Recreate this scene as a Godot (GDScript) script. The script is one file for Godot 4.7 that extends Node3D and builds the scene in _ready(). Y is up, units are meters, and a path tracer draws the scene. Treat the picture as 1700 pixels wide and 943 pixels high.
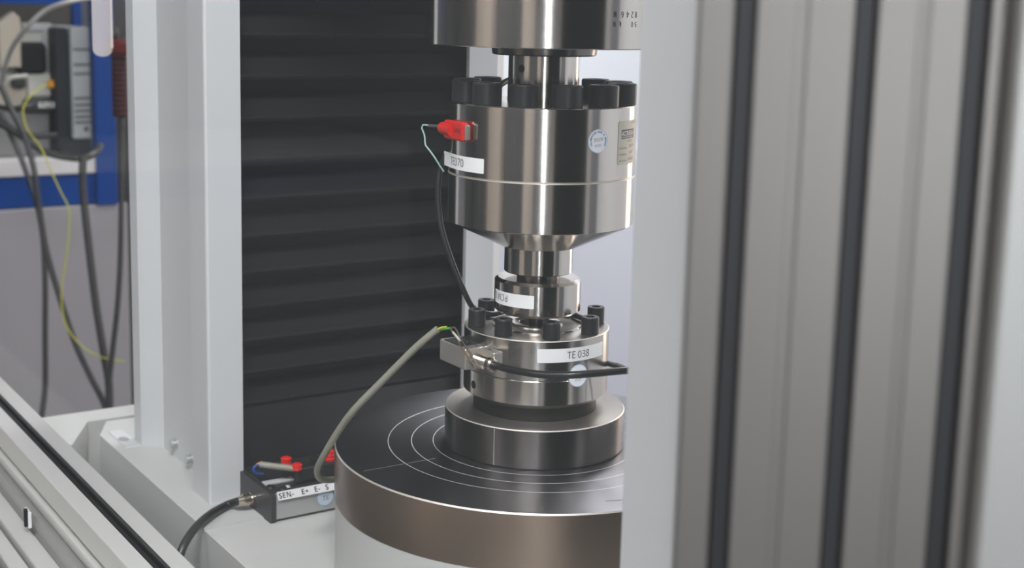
extends Node3D

# ---------------------------------------------------------------- mesh builder
class Shape:
	var V := PackedVector3Array()
	var N := PackedVector3Array()
	var U := PackedVector2Array()

	func tri(a: Vector3, b: Vector3, c: Vector3, na: Vector3, nb: Vector3, nc: Vector3, ua := Vector2.ZERO, ub := Vector2.ZERO, uc := Vector2.ZERO) -> void:
		var g := (b - a).cross(c - a)
		if g.length_squared() < 1e-20:
			return
		if g.dot(na + nb + nc) > 0.0:
			V.append_array([a, c, b]); N.append_array([na, nc, nb]); U.append_array([ua, uc, ub])
		else:
			V.append_array([a, b, c]); N.append_array([na, nb, nc]); U.append_array([ua, ub, uc])

	func quad(a: Vector3, b: Vector3, c: Vector3, d: Vector3, n: Vector3, s := 1.0) -> void:
		var u := (b - a).length() * s
		var w := (d - a).length() * s
		tri(a, b, c, n, n, n, Vector2(0, 0), Vector2(u, 0), Vector2(u, w))
		tri(a, c, d, n, n, n, Vector2(0, 0), Vector2(u, w), Vector2(0, w))

	# box with chamfered edges
	func box(at: Vector3, size: Vector3, ch := 0.0, turn := Basis()) -> void:
		var h := size / 2.0
		ch = minf(ch, minf(h.x, minf(h.y, h.z)) * 0.95)
		var ax := [Vector3.RIGHT, Vector3.UP, Vector3.BACK]
		for i in 3:
			var j := (i + 1) % 3
			var k := (i + 2) % 3
			for s: float in [-1.0, 1.0]:
				var n: Vector3 = ax[i] * s
				var p := []
				for q: Vector2 in [Vector2(-1, -1), Vector2(1, -1), Vector2(1, 1), Vector2(-1, 1)]:
					var pt: Vector3 = n * h[i] + ax[j] * (q.x * (h[j] - ch)) + ax[k] * (q.y * (h[k] - ch))
					p.append(at + turn * pt)
				quad(p[0], p[1], p[2], p[3], turn * n)
			if ch > 0.0:
				for s: float in [-1.0, 1.0]:
					for t: float in [-1.0, 1.0]:
						var n2: Vector3 = (ax[j] * s + ax[k] * t).normalized()
						var e := []
						for q: Vector2 in [Vector2(-1, 0), Vector2(1, 0), Vector2(1, 1), Vector2(-1, 1)]:
							var b0: Vector3 = ax[i] * (q.x * (h[i] - ch))
							b0 += ax[j] * (s * (h[j] - (ch if q.y > 0.5 else 0.0))) + ax[k] * (t * (h[k] - (0.0 if q.y > 0.5 else ch)))
							e.append(at + turn * b0)
						quad(e[0], e[1], e[2], e[3], turn * n2)
		if ch > 0.0:
			for sx: float in [-1.0, 1.0]:
				for sy: float in [-1.0, 1.0]:
					for sz: float in [-1.0, 1.0]:
						var a := at + turn * Vector3(sx * h.x, sy * (h.y - ch), sz * (h.z - ch))
						var b := at + turn * Vector3(sx * (h.x - ch), sy * h.y, sz * (h.z - ch))
						var c := at + turn * Vector3(sx * (h.x - ch), sy * (h.y - ch), sz * h.z)
						var n3: Vector3 = turn * Vector3(sx, sy, sz).normalized()
						tri(a, b, c, n3, n3, n3)

	# profile of (radius, height) turned about an axis; each segment keeps its own normal so edges stay crisp
	func lathe(prof: Array, seg := 96, t := Transform3D(), a0 := 0.0, a1 := TAU, rip := 0.0) -> void:
		var run := 0.0
		for i in prof.size() - 1:
			var p: Vector2 = prof[i]
			var q: Vector2 = prof[i + 1]
			var d := q - p
			if d.length() < 1e-7:
				continue
			var nn := Vector2(d.y, -d.x).normalized()
			for k in seg:
				var b0 := a0 + (a1 - a0) * k / seg
				var b1 := a0 + (a1 - a0) * (k + 1) / seg
				var e0 := Vector3(sin(b0), 0, cos(b0))
				var e1 := Vector3(sin(b1), 0, cos(b1))
				var r0 := 1.0 + (rip if k % 2 else 0.0)
				var r1 := 1.0 + (rip if (k + 1) % 2 else 0.0)
				var n0 := t.basis * (e0 * nn.x + Vector3.UP * nn.y)
				var n1 := t.basis * (e1 * nn.x + Vector3.UP * nn.y)
				var A := t * (e0 * p.x * r0 + Vector3.UP * p.y)
				var B := t * (e1 * p.x * r1 + Vector3.UP * p.y)
				var Cc := t * (e1 * q.x * r1 + Vector3.UP * q.y)
				var Dd := t * (e0 * q.x * r0 + Vector3.UP * q.y)
				var u0 := b0 / TAU
				var u1 := b1 / TAU
				var v0 := run
				var v1 := run + d.length()
				tri(A, B, Cc, n0, n1, n1, Vector2(u0, v0), Vector2(u1, v0), Vector2(u1, v1))
				tri(A, Cc, Dd, n0, n1, n0, Vector2(u0, v0), Vector2(u1, v1), Vector2(u0, v1))
			run += d.length()

	# polygon in the xz plane, raised from y0 to y1, with a chamfered top edge
	func prism(poly: PackedVector2Array, y0: float, y1: float, t := Transform3D()) -> void:
		var idx := Geometry2D.triangulate_polygon(poly)
		for s in [0, 1]:
			var y: float = [y0, y1][s]
			var n: Vector3 = t.basis * (Vector3.UP if s == 1 else Vector3.DOWN)
			for i in range(0, idx.size(), 3):
				var p := []
				for k in 3:
					p.append(poly[idx[i + k]])
				tri(t * Vector3(p[0].x, y, p[0].y), t * Vector3(p[1].x, y, p[1].y), t * Vector3(p[2].x, y, p[2].y), n, n, n, p[0], p[1], p[2])
		var cw := Geometry2D.is_polygon_clockwise(poly)
		var run := 0.0
		for i in poly.size():
			var a := poly[i]
			var b := poly[(i + 1) % poly.size()]
			var d := (b - a).normalized()
			var nn := Vector3(d.y, 0, -d.x) * (-1.0 if cw else 1.0)
			var w := t.basis * nn
			var l := (b - a).length()
			tri(t * Vector3(a.x, y0, a.y), t * Vector3(b.x, y0, b.y), t * Vector3(b.x, y1, b.y), w, w, w, Vector2(run, y0), Vector2(run + l, y0), Vector2(run + l, y1))
			tri(t * Vector3(a.x, y0, a.y), t * Vector3(b.x, y1, b.y), t * Vector3(a.x, y1, a.y), w, w, w, Vector2(run, y0), Vector2(run + l, y1), Vector2(run, y1))
			run += l

	# round cable through points
	func tube(pts: Array, r: float, seg := 12, step := 0.006, r_end := -1.0) -> void:
		var c := Curve3D.new()
		c.bake_interval = step
		for i in pts.size():
			var m: Vector3 = (pts[mini(i + 1, pts.size() - 1)] - pts[maxi(i - 1, 0)]) / 6.0
			var li := 1.0
			if i > 0 and i < pts.size() - 1:
				li = minf((pts[i + 1] - pts[i]).length(), (pts[i] - pts[i - 1]).length()) * 3.0 / maxf((pts[i + 1] - pts[i - 1]).length(), 1e-6) * 0.66
			c.add_point(pts[i], -m * li, m * li)
		var n := maxi(2, int(c.get_baked_length() / step))
		var last := Vector3.ZERO
		var P := []
		var X := []
		var Y := []
		var side := Vector3.ZERO
		for i in n + 1:
			var p := c.sample_baked(c.get_baked_length() * i / n, true)
			var p2 := c.sample_baked(minf(c.get_baked_length(), c.get_baked_length() * i / n + step * 0.5), true)
			var p1 := c.sample_baked(maxf(0.0, c.get_baked_length() * i / n - step * 0.5), true)
			var d := (p2 - p1).normalized()
			if side == Vector3.ZERO:
				side = d.cross(Vector3.UP if absf(d.y) < 0.9 else Vector3.RIGHT).normalized()
			side = (side - d * side.dot(d)).normalized()
			P.append(p); X.append(side); Y.append(d.cross(side))
			last = d
		var run := 0.0
		for i in n:
			var ra := r if r_end < 0.0 else lerpf(r, r_end, float(i) / n)
			var rb := r if r_end < 0.0 else lerpf(r, r_end, float(i + 1) / n)
			for k in seg:
				var a := TAU * k / seg
				var b := TAU * (k + 1) / seg
				var na: Vector3 = X[i] * cos(a) + Y[i] * sin(a)
				var nb: Vector3 = X[i] * cos(b) + Y[i] * sin(b)
				var nc: Vector3 = X[i + 1] * cos(b) + Y[i + 1] * sin(b)
				var nd: Vector3 = X[i + 1] * cos(a) + Y[i + 1] * sin(a)
				tri(P[i] + na * ra, P[i] + nb * ra, P[i + 1] + nc * rb, na, nb, nc)
				tri(P[i] + na * ra, P[i + 1] + nc * rb, P[i + 1] + nd * rb, na, nc, nd)
		for e in [0, n]:
			var o: Vector3 = (P[1] - P[0] if e == 0 else P[n - 1] - P[n]).normalized() * -1.0
			var rr := r if r_end < 0.0 or e == 0 else r_end
			for k in seg:
				var a := TAU * k / seg
				var b := TAU * (k + 1) / seg
				tri(P[e], P[e] + (X[e] * cos(a) + Y[e] * sin(a)) * rr, P[e] + (X[e] * cos(b) + Y[e] * sin(b)) * rr, o, o, o)

	func cut_polys(a: PackedVector2Array, b: PackedVector2Array) -> Array:
		var k := Transform2D().scaled(Vector2(1e4, 1e4))
		var out := []
		for p: PackedVector2Array in Geometry2D.intersect_polygons(k * a, k * b):
			out.append(k.affine_inverse() * p)
		return out

	# thin sheet wrapped on a vertical cylinder: angles, heights at both ends, corner rounding by outline
	func wrap(r: float, th: float, outline: PackedVector2Array, ac: float, yc: float, rot := 0.0) -> void:
		# outline in metres (x along the arc, y up)
		var lo := outline[0]
		var hi := outline[0]
		for p in outline:
			lo = lo.min(p)
			hi = hi.max(p)
		var f := func(p: Vector2, rr: float) -> Vector3:
			var q := p.rotated(rot)
			var a := ac + q.x / r
			return Vector3(sin(a) * rr, yc + q.y, cos(a) * rr)
		var nf := func(p: Vector2) -> Vector3:
			var a := ac + p.rotated(rot).x / r
			return Vector3(sin(a), 0, cos(a))
		# cut into narrow columns so that the sheet follows the curve
		var cols := maxi(1, int(ceil((hi.x - lo.x) / 0.0012)))
		for ci in cols:
			var x0 := lerpf(lo.x, hi.x, float(ci) / cols)
			var x1 := lerpf(lo.x, hi.x, float(ci + 1) / cols)
			var band := PackedVector2Array([Vector2(x0, lo.y - 1), Vector2(x1, lo.y - 1), Vector2(x1, hi.y + 1), Vector2(x0, hi.y + 1)])
			for piece in cut_polys(outline, band):
				for i in range(1, piece.size() - 1):
					var a: Vector2 = piece[0]
					var b: Vector2 = piece[i]
					var c: Vector2 = piece[i + 1]
					tri(f.call(a, r + th), f.call(b, r + th), f.call(c, r + th), nf.call(a), nf.call(b), nf.call(c), a, b, c)
		for i in outline.size():
			var a: Vector2 = outline[i]
			var b: Vector2 = outline[(i + 1) % outline.size()]
			var d := (b - a).normalized().rotated(rot)
			var n: Vector3 = nf.call(a).cross(Vector3.UP) * d.y + Vector3.UP * -d.x
			quad(f.call(a, r), f.call(b, r), f.call(b, r + th), f.call(a, r + th), n)

	func mesh() -> ArrayMesh:
		var m := ArrayMesh.new()
		if V.is_empty():
			return m
		var arr := []
		arr.resize(Mesh.ARRAY_MAX)
		arr[Mesh.ARRAY_VERTEX] = V
		arr[Mesh.ARRAY_NORMAL] = N
		arr[Mesh.ARRAY_TEX_UV] = U
		m.add_surface_from_arrays(Mesh.PRIMITIVE_TRIANGLES, arr)
		return m

# ---------------------------------------------------------------- scene helpers
var M := {}
var used := {}

func numbered(n: String) -> String:
	used[n] = used.get(n, 0) + 1
	return n if used[n] == 1 else "%s_%03d" % [n, used[n] - 1]

func put(called: String, s, m: Material, parent: Node = self) -> MeshInstance3D:
	var o := MeshInstance3D.new()
	o.name = numbered(called) if parent == self else called
	o.mesh = s.mesh() if s is Shape else s
	o.material_override = m
	parent.add_child(o, true)
	return o

func thing(called: String, label: String, category: String, at := Vector3.ZERO, group := "") -> Node3D:
	var o := Node3D.new()
	o.name = numbered(called)
	add_child(o, true)
	o.position = at
	return tag(o, label, category, group)

func tag(o: Node3D, label: String, category: String, group := "") -> Node3D:
	o.set_meta("label", label)
	o.set_meta("category", category)
	if group:
		o.set_meta("group", group)
	return o

func struct(called: String, s, m: Material, label: String, parent: Node = self) -> MeshInstance3D:
	var o := put(called, s, m, parent)
	o.set_meta("kind", "structure")
	o.set_meta("label", label)
	return o

func mat(c: Color, rough := 0.5, metal := 0.0, spec := 0.5) -> StandardMaterial3D:
	var m := StandardMaterial3D.new()
	m.albedo_color = c
	m.roughness = rough
	m.metallic = metal
	m.metallic_specular = spec
	return m

func noise_tex(freq: float, lo: float, hi: float, size := 256, oct := 3, sd := 1) -> NoiseTexture2D:
	var n := FastNoiseLite.new()
	n.seed = sd
	n.frequency = freq
	n.fractal_octaves = oct
	var t := NoiseTexture2D.new()
	t.width = size
	t.height = size
	t.seamless = true
	t.noise = n
	var g := Gradient.new()
	g.set_color(0, Color(lo, lo, lo))
	g.set_color(1, Color(hi, hi, hi))
	t.color_ramp = g
	return t

# fine turning lines: each row of the picture has its own tone
func turned_tex(lo: float, hi: float, sd: int, w := 8, h := 512) -> ImageTexture:
	var rng := RandomNumberGenerator.new()
	rng.seed = sd
	var im := Image.create(w, h, false, Image.FORMAT_RGB8)
	var slow := 0.5
	for y in h:
		slow = clampf(slow + rng.randf_range(-0.12, 0.12), 0.0, 1.0)
		var v := lerpf(lo, hi, clampf(0.5 * slow + 0.5 * rng.randf(), 0.0, 1.0))
		im.fill_rect(Rect2i(0, y, w, 1), Color(v, v, v))
	return ImageTexture.create_from_image(im)

func steel(c: Color, rough: float, aniso: float, scale := 14.0, sd := 3, spread := 0.08) -> StandardMaterial3D:
	var m := mat(c, 1.0, 1.0)
	m.roughness_texture = turned_tex(rough * (1.0 - spread), rough * (1.0 + spread), sd)
	m.uv1_scale = Vector3(1, scale, 1)
	m.anisotropy_enabled = true
	m.anisotropy = -aniso
	return m

func painted(c: Color, rough: float, grain := 0.25, sd := 5) -> StandardMaterial3D:
	var m := mat(c, rough)
	m.heightmap_enabled = true
	m.heightmap_scale = grain * 0.01
	m.heightmap_texture = noise_tex(0.05, 0.2, 0.8, 256, 2, sd)
	m.uv1_triplanar = true
	m.uv1_scale = Vector3(9, 9, 9)
	return m

func font(face := "Droid Sans", bold := false) -> SystemFont:
	var f := SystemFont.new()
	f.font_names = PackedStringArray([face])
	f.font_weight = 700 if bold else 400
	return f

# lettering as flat triangles, x centred, y centred, height = cap height in metres
func letters(text: String, cap: float, face := "Droid Sans", bold := false, squeeze := 1.0) -> PackedVector3Array:
	var t := TextMesh.new()
	t.text = text
	t.font = font(face, bold)
	t.font_size = 48
	t.pixel_size = 0.01
	t.depth = 0.0
	t.curve_step = 1.0
	t.horizontal_alignment = HORIZONTAL_ALIGNMENT_LEFT
	t.vertical_alignment = VERTICAL_ALIGNMENT_BOTTOM
	var a := t.get_mesh_arrays()
	var v: PackedVector3Array = a[Mesh.ARRAY_VERTEX]
	var out := PackedVector3Array()
	if a.size() > Mesh.ARRAY_INDEX and a[Mesh.ARRAY_INDEX] != null and a[Mesh.ARRAY_INDEX].size() > 0:
		for i: int in a[Mesh.ARRAY_INDEX]:
			out.append(v[i])
	else:
		out = v
	var lo := Vector2(1e9, 1e9)
	var hi := -lo
	for p in out:
		lo = lo.min(Vector2(p.x, p.y))
		hi = hi.max(Vector2(p.x, p.y))
	var mid := (lo + hi) / 2.0
	for i in out.size():
		out[i] = Vector3((out[i].x - mid.x) * squeeze, out[i].y - mid.y, 0) * (cap / (0.714 * 48.0 * 0.01))
	return out

func text_flat(s: Shape, pts: PackedVector3Array, t: Transform3D) -> void:
	var n := t.basis.z.normalized()
	for i in range(0, pts.size() - 2, 3):
		s.tri(t * pts[i], t * pts[i + 1], t * pts[i + 2], n, n, n)

func text_wrap(s: Shape, pts: PackedVector3Array, r: float, ac: float, yc: float, rot := 0.0, off := Vector2.ZERO, own := 0.0) -> void:
	for i in range(0, pts.size() - 2, 3):
		var w := []
		var nn := []
		for k in 3:
			var q := (Vector2(pts[i + k].x, pts[i + k].y).rotated(own) + off).rotated(rot)
			var a := ac + q.x / r
			w.append(Vector3(sin(a) * r, yc + q.y, cos(a) * r))
			nn.append(Vector3(sin(a), 0, cos(a)))
		s.tri(w[0], w[1], w[2], nn[0], nn[1], nn[2])

func strip(w: float, h: float, n := 24, round := 0.0006) -> PackedVector2Array:
	var p := PackedVector2Array()
	for i in n + 1:
		p.append(Vector2(-w / 2 + round + (w - 2 * round) * i / n, -h / 2))
	p.append(Vector2(w / 2, -h / 2 + round))
	p.append(Vector2(w / 2, h / 2 - round))
	for i in n + 1:
		p.append(Vector2(w / 2 - round - (w - 2 * round) * i / n, h / 2))
	p.append(Vector2(-w / 2, h / 2 - round))
	p.append(Vector2(-w / 2, -h / 2 + round))
	return p

func disc(r: float, n := 40, sx := 1.0) -> PackedVector2Array:
	var p := PackedVector2Array()
	for i in n:
		p.append(Vector2(cos(TAU * i / n) * r * sx, sin(TAU * i / n) * r))
	return p

func plate(s: Shape, w: float, h: float, d: float, t: Transform3D, ch := 0.0) -> void:
	s.box(t.origin, Vector3(w, h, d), ch, t.basis)

# socket head cap screw, standing on y = 0
func screw_mesh(d: float, h: float) -> ArrayMesh:
	var s := Shape.new()
	var r := d / 2.0
	s.lathe([Vector2(r * 0.96, 0), Vector2(r, d * 0.02), Vector2(r, h - d * 0.05), Vector2(r * 0.93, h)], 72, Transform3D(), 0, TAU, -0.012)
	var hx := r * 0.56
	var top := []
	for k in 6:
		top.append(Vector3(sin(TAU * k / 6.0) * hx, 0, cos(TAU * k / 6.0) * hx))
	for k in 72:
		var a := TAU * k / 72.0
		var b := TAU * (k + 1) / 72.0
		var pa := Vector3(sin(a), 0, cos(a)) * r * 0.93 + Vector3.UP * h
		var pb := Vector3(sin(b), 0, cos(b)) * r * 0.93 + Vector3.UP * h
		var i := int(k / 12.0)
		var f0 := (k % 12) / 12.0
		var f1 := (k % 12 + 1) / 12.0
		var ia: Vector3 = top[i].lerp(top[(i + 1) % 6], f0) + Vector3.UP * h
		var ib: Vector3 = top[i].lerp(top[(i + 1) % 6], f1) + Vector3.UP * h
		s.quad(pa, pb, ib, ia, Vector3.UP)
	for k in 6:
		var a: Vector3 = top[k] + Vector3.UP * h
		var b: Vector3 = top[(k + 1) % 6] + Vector3.UP * h
		var dn := Vector3.DOWN * h * 0.55
		s.quad(a, b, b + dn, a + dn, -(top[k] + top[(k + 1) % 6]).normalized())
		s.tri(a + dn, b + dn, Vector3.UP * h * 0.45, Vector3.UP, Vector3.UP, Vector3.UP)
	return s.mesh()

func ring_of(parent: Node3D, called: String, m: Mesh, mt: Material, n: int, r: float, y: float, phase: float) -> void:
	for k in n:
		var a := phase + TAU * k / n
		var o := put(called, m, mt, parent)
		o.position = Vector3(sin(a) * r, y, cos(a) * r)
		o.rotation.y = a + k * 0.7

func lamp_area(called: String, at: Vector3, look: Vector3, size: Vector2, energy: float, c: Color) -> void:
	var l := AreaLight3D.new()
	l.name = called
	l.area_size = size
	l.light_energy = energy
	l.light_color = c
	l.area_range = 30.0
	l.area_attenuation = 2.0
	l.shadow_enabled = true
	l.area_normalize_energy = true
	add_child(l, true)
	l.look_at_from_position(at, at + look, Vector3.UP if absf(look.y) < 0.9 else Vector3.FORWARD)

# ---------------------------------------------------------------- build
func _ready() -> void:
	camera_and_light()
	materials()
	room()
	machine_frame()
	test_stack()
	enclosure()
	junction_box()
	stack_cables()
	workbench()

func camera_and_light() -> void:
	var cam := Camera3D.new()
	cam.name = "camera"
	var at := CameraAttributesPhysical.new()
	at.frustum_focal_length = 50.0
	at.exposure_aperture = 8.3
	at.frustum_focus_distance = 1.05
	at.frustum_near = 0.05
	at.frustum_far = 60.0
	cam.attributes = at
	cam.near = 0.05
	cam.far = 60.0
	cam.projection = Camera3D.PROJECTION_FRUSTUM
	cam.size = 943.0 / 2229.0 * 0.05
	cam.frustum_offset = Vector2(67.14, -91.17) / 2229.0 * 0.05
	cam.transform = Transform3D(Basis(Vector3(0.84381704, 0.01958138, 0.53627359), Vector3(0.07081996, 0.98652992, -0.1474559), Vector3(-0.53193734, 0.16240468, 0.83106401)).orthonormalized(), Vector3(-0.64042, 0.3628, 0.89612))
	add_child(cam, true)
	cam.current = true

	var env := Environment.new()
	env.background_mode = Environment.BG_COLOR
	env.background_color = Color(0.55, 0.62, 0.72)
	env.tonemap_mode = Environment.TONE_MAPPER_LINEAR
	env.tonemap_exposure = 3.7
	env.sdfgi_enabled = true
	env.ssao_enabled = true
	env.ssil_enabled = true
	var we := WorldEnvironment.new()
	we.name = "world_environment"
	we.environment = env
	add_child(we, true)

	# ceiling panels and the lit window behind the photographer
	for p: Vector2 in [Vector2(-0.95, 1.25), Vector2(0.7, 2.1), Vector2(-2.3, 0.2), Vector2(1.4, -1.2)]:
		lamp_area("ceiling_light_glow", Vector3(p.x, 1.865, p.y), Vector3.DOWN, Vector2(1.16, 0.56), (2.3 if p.x < 0.0 else 1.7) if p.y > 1.0 else (0.3 if p.x < 0.0 else 1.1), Color(0.98, 0.99, 1.0))
	lamp_area("window_glow", Vector3(-2.09, 0.35, 3.27), Vector3.FORWARD, Vector2(0.08, 1.5), 0.25, Color(0.95, 0.98, 1.0))
	lamp_area("window_glow", Vector3(2.41, 0.3, -0.5), Vector3.LEFT, Vector2(0.54, 1.5), 0.10, Color(1.0, 0.90, 0.80))

func materials() -> void:
	M.steel = steel(Color(0.80, 0.775, 0.745), 0.17, 0.75, 14.0, 3)
	M.steel_face = steel(Color(0.70, 0.68, 0.66), 0.36, 0.6, 14.0, 4)
	M.steel_satin = steel(Color(0.76, 0.74, 0.72), 0.21, 0.72, 14.0, 8)
	M.steel_matt = steel(Color(0.60, 0.58, 0.56), 0.46, 0.5, 14.0, 10)
	M.steel_dark = steel(Color(0.44, 0.42, 0.41), 0.24, 0.7, 12.0, 5)
	M.platen_top = steel(Color(0.54, 0.535, 0.55), 0.32, 0.6, 9.0, 6, 0.02)
	M.platen_side = steel(Color(0.62, 0.55, 0.50), 0.33, 0.6, 9.0, 7, 0.12)
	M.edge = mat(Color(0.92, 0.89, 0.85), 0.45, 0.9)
	M.scribe = mat(Color(0.80, 0.80, 0.79), 0.45, 0.6)
	M.plate_steel = mat(Color(0.80, 0.78, 0.75), 0.42, 0.9)
	M.nickel = mat(Color(0.78, 0.74, 0.69), 0.22, 1.0)
	M.black_screw = mat(Color(0.15, 0.15, 0.16), 0.40, 0.35)
	M.hole = mat(Color(0.02, 0.02, 0.02), 0.8)
	M.white = painted(Color(0.755, 0.76, 0.765), 0.42, 0.12)
	M.white_base = painted(Color(0.71, 0.71, 0.70), 0.48, 0.15, 8)
	M.bellows = mat(Color(0.10, 0.10, 0.103), 0.7, 0.0, 0.2)
	M.bellows.heightmap_enabled = true
	M.bellows.heightmap_texture = noise_tex(0.12, 0.3, 0.7, 256, 2, 9)
	M.bellows.heightmap_scale = 0.01
	M.bellows.uv1_triplanar = true
	M.bellows.uv1_scale = Vector3(20, 20, 20)
	M.black = mat(Color(0.10, 0.10, 0.105), 0.5)
	M.black_box = mat(Color(0.16, 0.16, 0.17), 0.45)
	M.black_cable = mat(Color(0.09, 0.09, 0.095), 0.38)
	M.grey_cable = mat(Color(0.60, 0.59, 0.53), 0.5)
	M.grey_cable.detail_enabled = true
	M.grey_cable.detail_blend_mode = BaseMaterial3D.BLEND_MODE_MUL
	M.grey_cable.detail_albedo = noise_tex(0.02, 0.75, 1.0, 128, 2, 12)
	M.alu = mat(Color(0.57, 0.555, 0.54), 0.40, 0.85)
	M.alu_rail = mat(Color(0.84, 0.835, 0.82), 0.38, 0.55)
	M.alu_rough = mat(Color(0.73, 0.73, 0.72), 0.45, 0.75)
	M.gasket = mat(Color(0.075, 0.075, 0.08), 0.6)
	M.paper = mat(Color(0.93, 0.93, 0.93), 0.55)
	M.ink = mat(Color(0.04, 0.04, 0.045), 0.6)
	M.pen = mat(Color(0.25, 0.25, 0.28), 0.6)
	M.red = mat(Color(0.80, 0.10, 0.07), 0.38)
	M.red_print = mat(Color(0.36, 0.03, 0.03), 0.5)
	M.sticker = mat(Color(0.94, 0.955, 0.98), 0.6)
	M.sticker_ring = mat(Color(0.62, 0.76, 0.88), 0.5)
	M.sticker_ink = mat(Color(0.10, 0.32, 0.55), 0.5)
	M.cream = mat(Color(0.78, 0.76, 0.70), 0.5)
	M.teal_print = mat(Color(0.13, 0.19, 0.22), 0.5)
	M.green = mat(Color(0.16, 0.62, 0.12), 0.45)
	M.yellow = mat(Color(0.66, 0.66, 0.14), 0.45)
	M.blue_wire = mat(Color(0.10, 0.30, 0.60), 0.45)
	M.orange = mat(Color(0.85, 0.50, 0.18), 0.45)
	M.pale_wire = mat(Color(0.60, 0.72, 0.66), 0.45)
	M.copper = mat(Color(0.74, 0.62, 0.54), 0.35, 1.0)
	M.bench_blue = mat(Color(0.0, 0.205, 0.47), 0.55, 0.0, 0.25)
	M.bench_top = mat(Color(0.74, 0.73, 0.73), 0.45)
	M.panel = mat(Color(0.53, 0.52, 0.535), 0.5)
	M.device = mat(Color(0.72, 0.72, 0.69), 0.55)
	M.device_dark = mat(Color(0.13, 0.145, 0.165), 0.55, 0.0, 0.3)
	M.device_face = mat(Color(0.68, 0.69, 0.69), 0.5)
	M.slot = mat(Color(0.33, 0.34, 0.35), 0.6)
	M.beige = mat(Color(0.63, 0.60, 0.55), 0.6)
	M.dark_red = mat(Color(0.19, 0.01, 0.035), 0.5, 0.0, 0.3)
	M.wall = painted(Color(0.84, 0.845, 0.86), 0.8, 0.3, 15)
	M.wall_warm = painted(Color(0.76, 0.72, 0.68), 0.8, 0.3, 16)
	M.floor = painted(Color(0.25, 0.25, 0.26), 0.45, 0.1, 17)
	M.ceiling = painted(Color(0.82, 0.82, 0.81), 0.85, 0.3, 18)
	M.glass = mat(Color(0.92, 0.95, 0.95, 0.015), 0.02, 0.0, 0.18)
	M.glass.transparency = BaseMaterial3D.TRANSPARENCY_ALPHA
	M.acrylic = mat(Color(0.90, 0.87, 0.86, 0.40), 0.35, 0.0, 0.4)
	M.acrylic.transparency = BaseMaterial3D.TRANSPARENCY_ALPHA
	M.acrylic_edge = mat(Color(0.95, 0.90, 0.88), 0.3)
	M.lamp = mat(Color(0.9, 0.9, 0.9), 0.6)
	M.lamp.emission_enabled = true
	M.lamp.emission = Color(0.98, 0.99, 1.0)
	M.lamp.emission_energy_multiplier = 2.0
	M.warm_blind = mat(Color(0.9, 0.9, 0.9), 0.7)
	M.warm_blind.emission_enabled = true
	M.warm_blind.emission = Color(1.0, 0.86, 0.74)
	M.warm_blind.emission_energy_multiplier = 0.9
	M.blind = mat(Color(0.9, 0.9, 0.9), 0.7)
	M.blind.emission_enabled = true
	M.blind.emission = Color(0.95, 0.98, 1.0)
	M.blind.emission_energy_multiplier = 5.0

func slab(lo: Vector3, hi: Vector3) -> Shape:
	var s := Shape.new()
	s.box((lo + hi) / 2.0, hi - lo)
	return s

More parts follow.
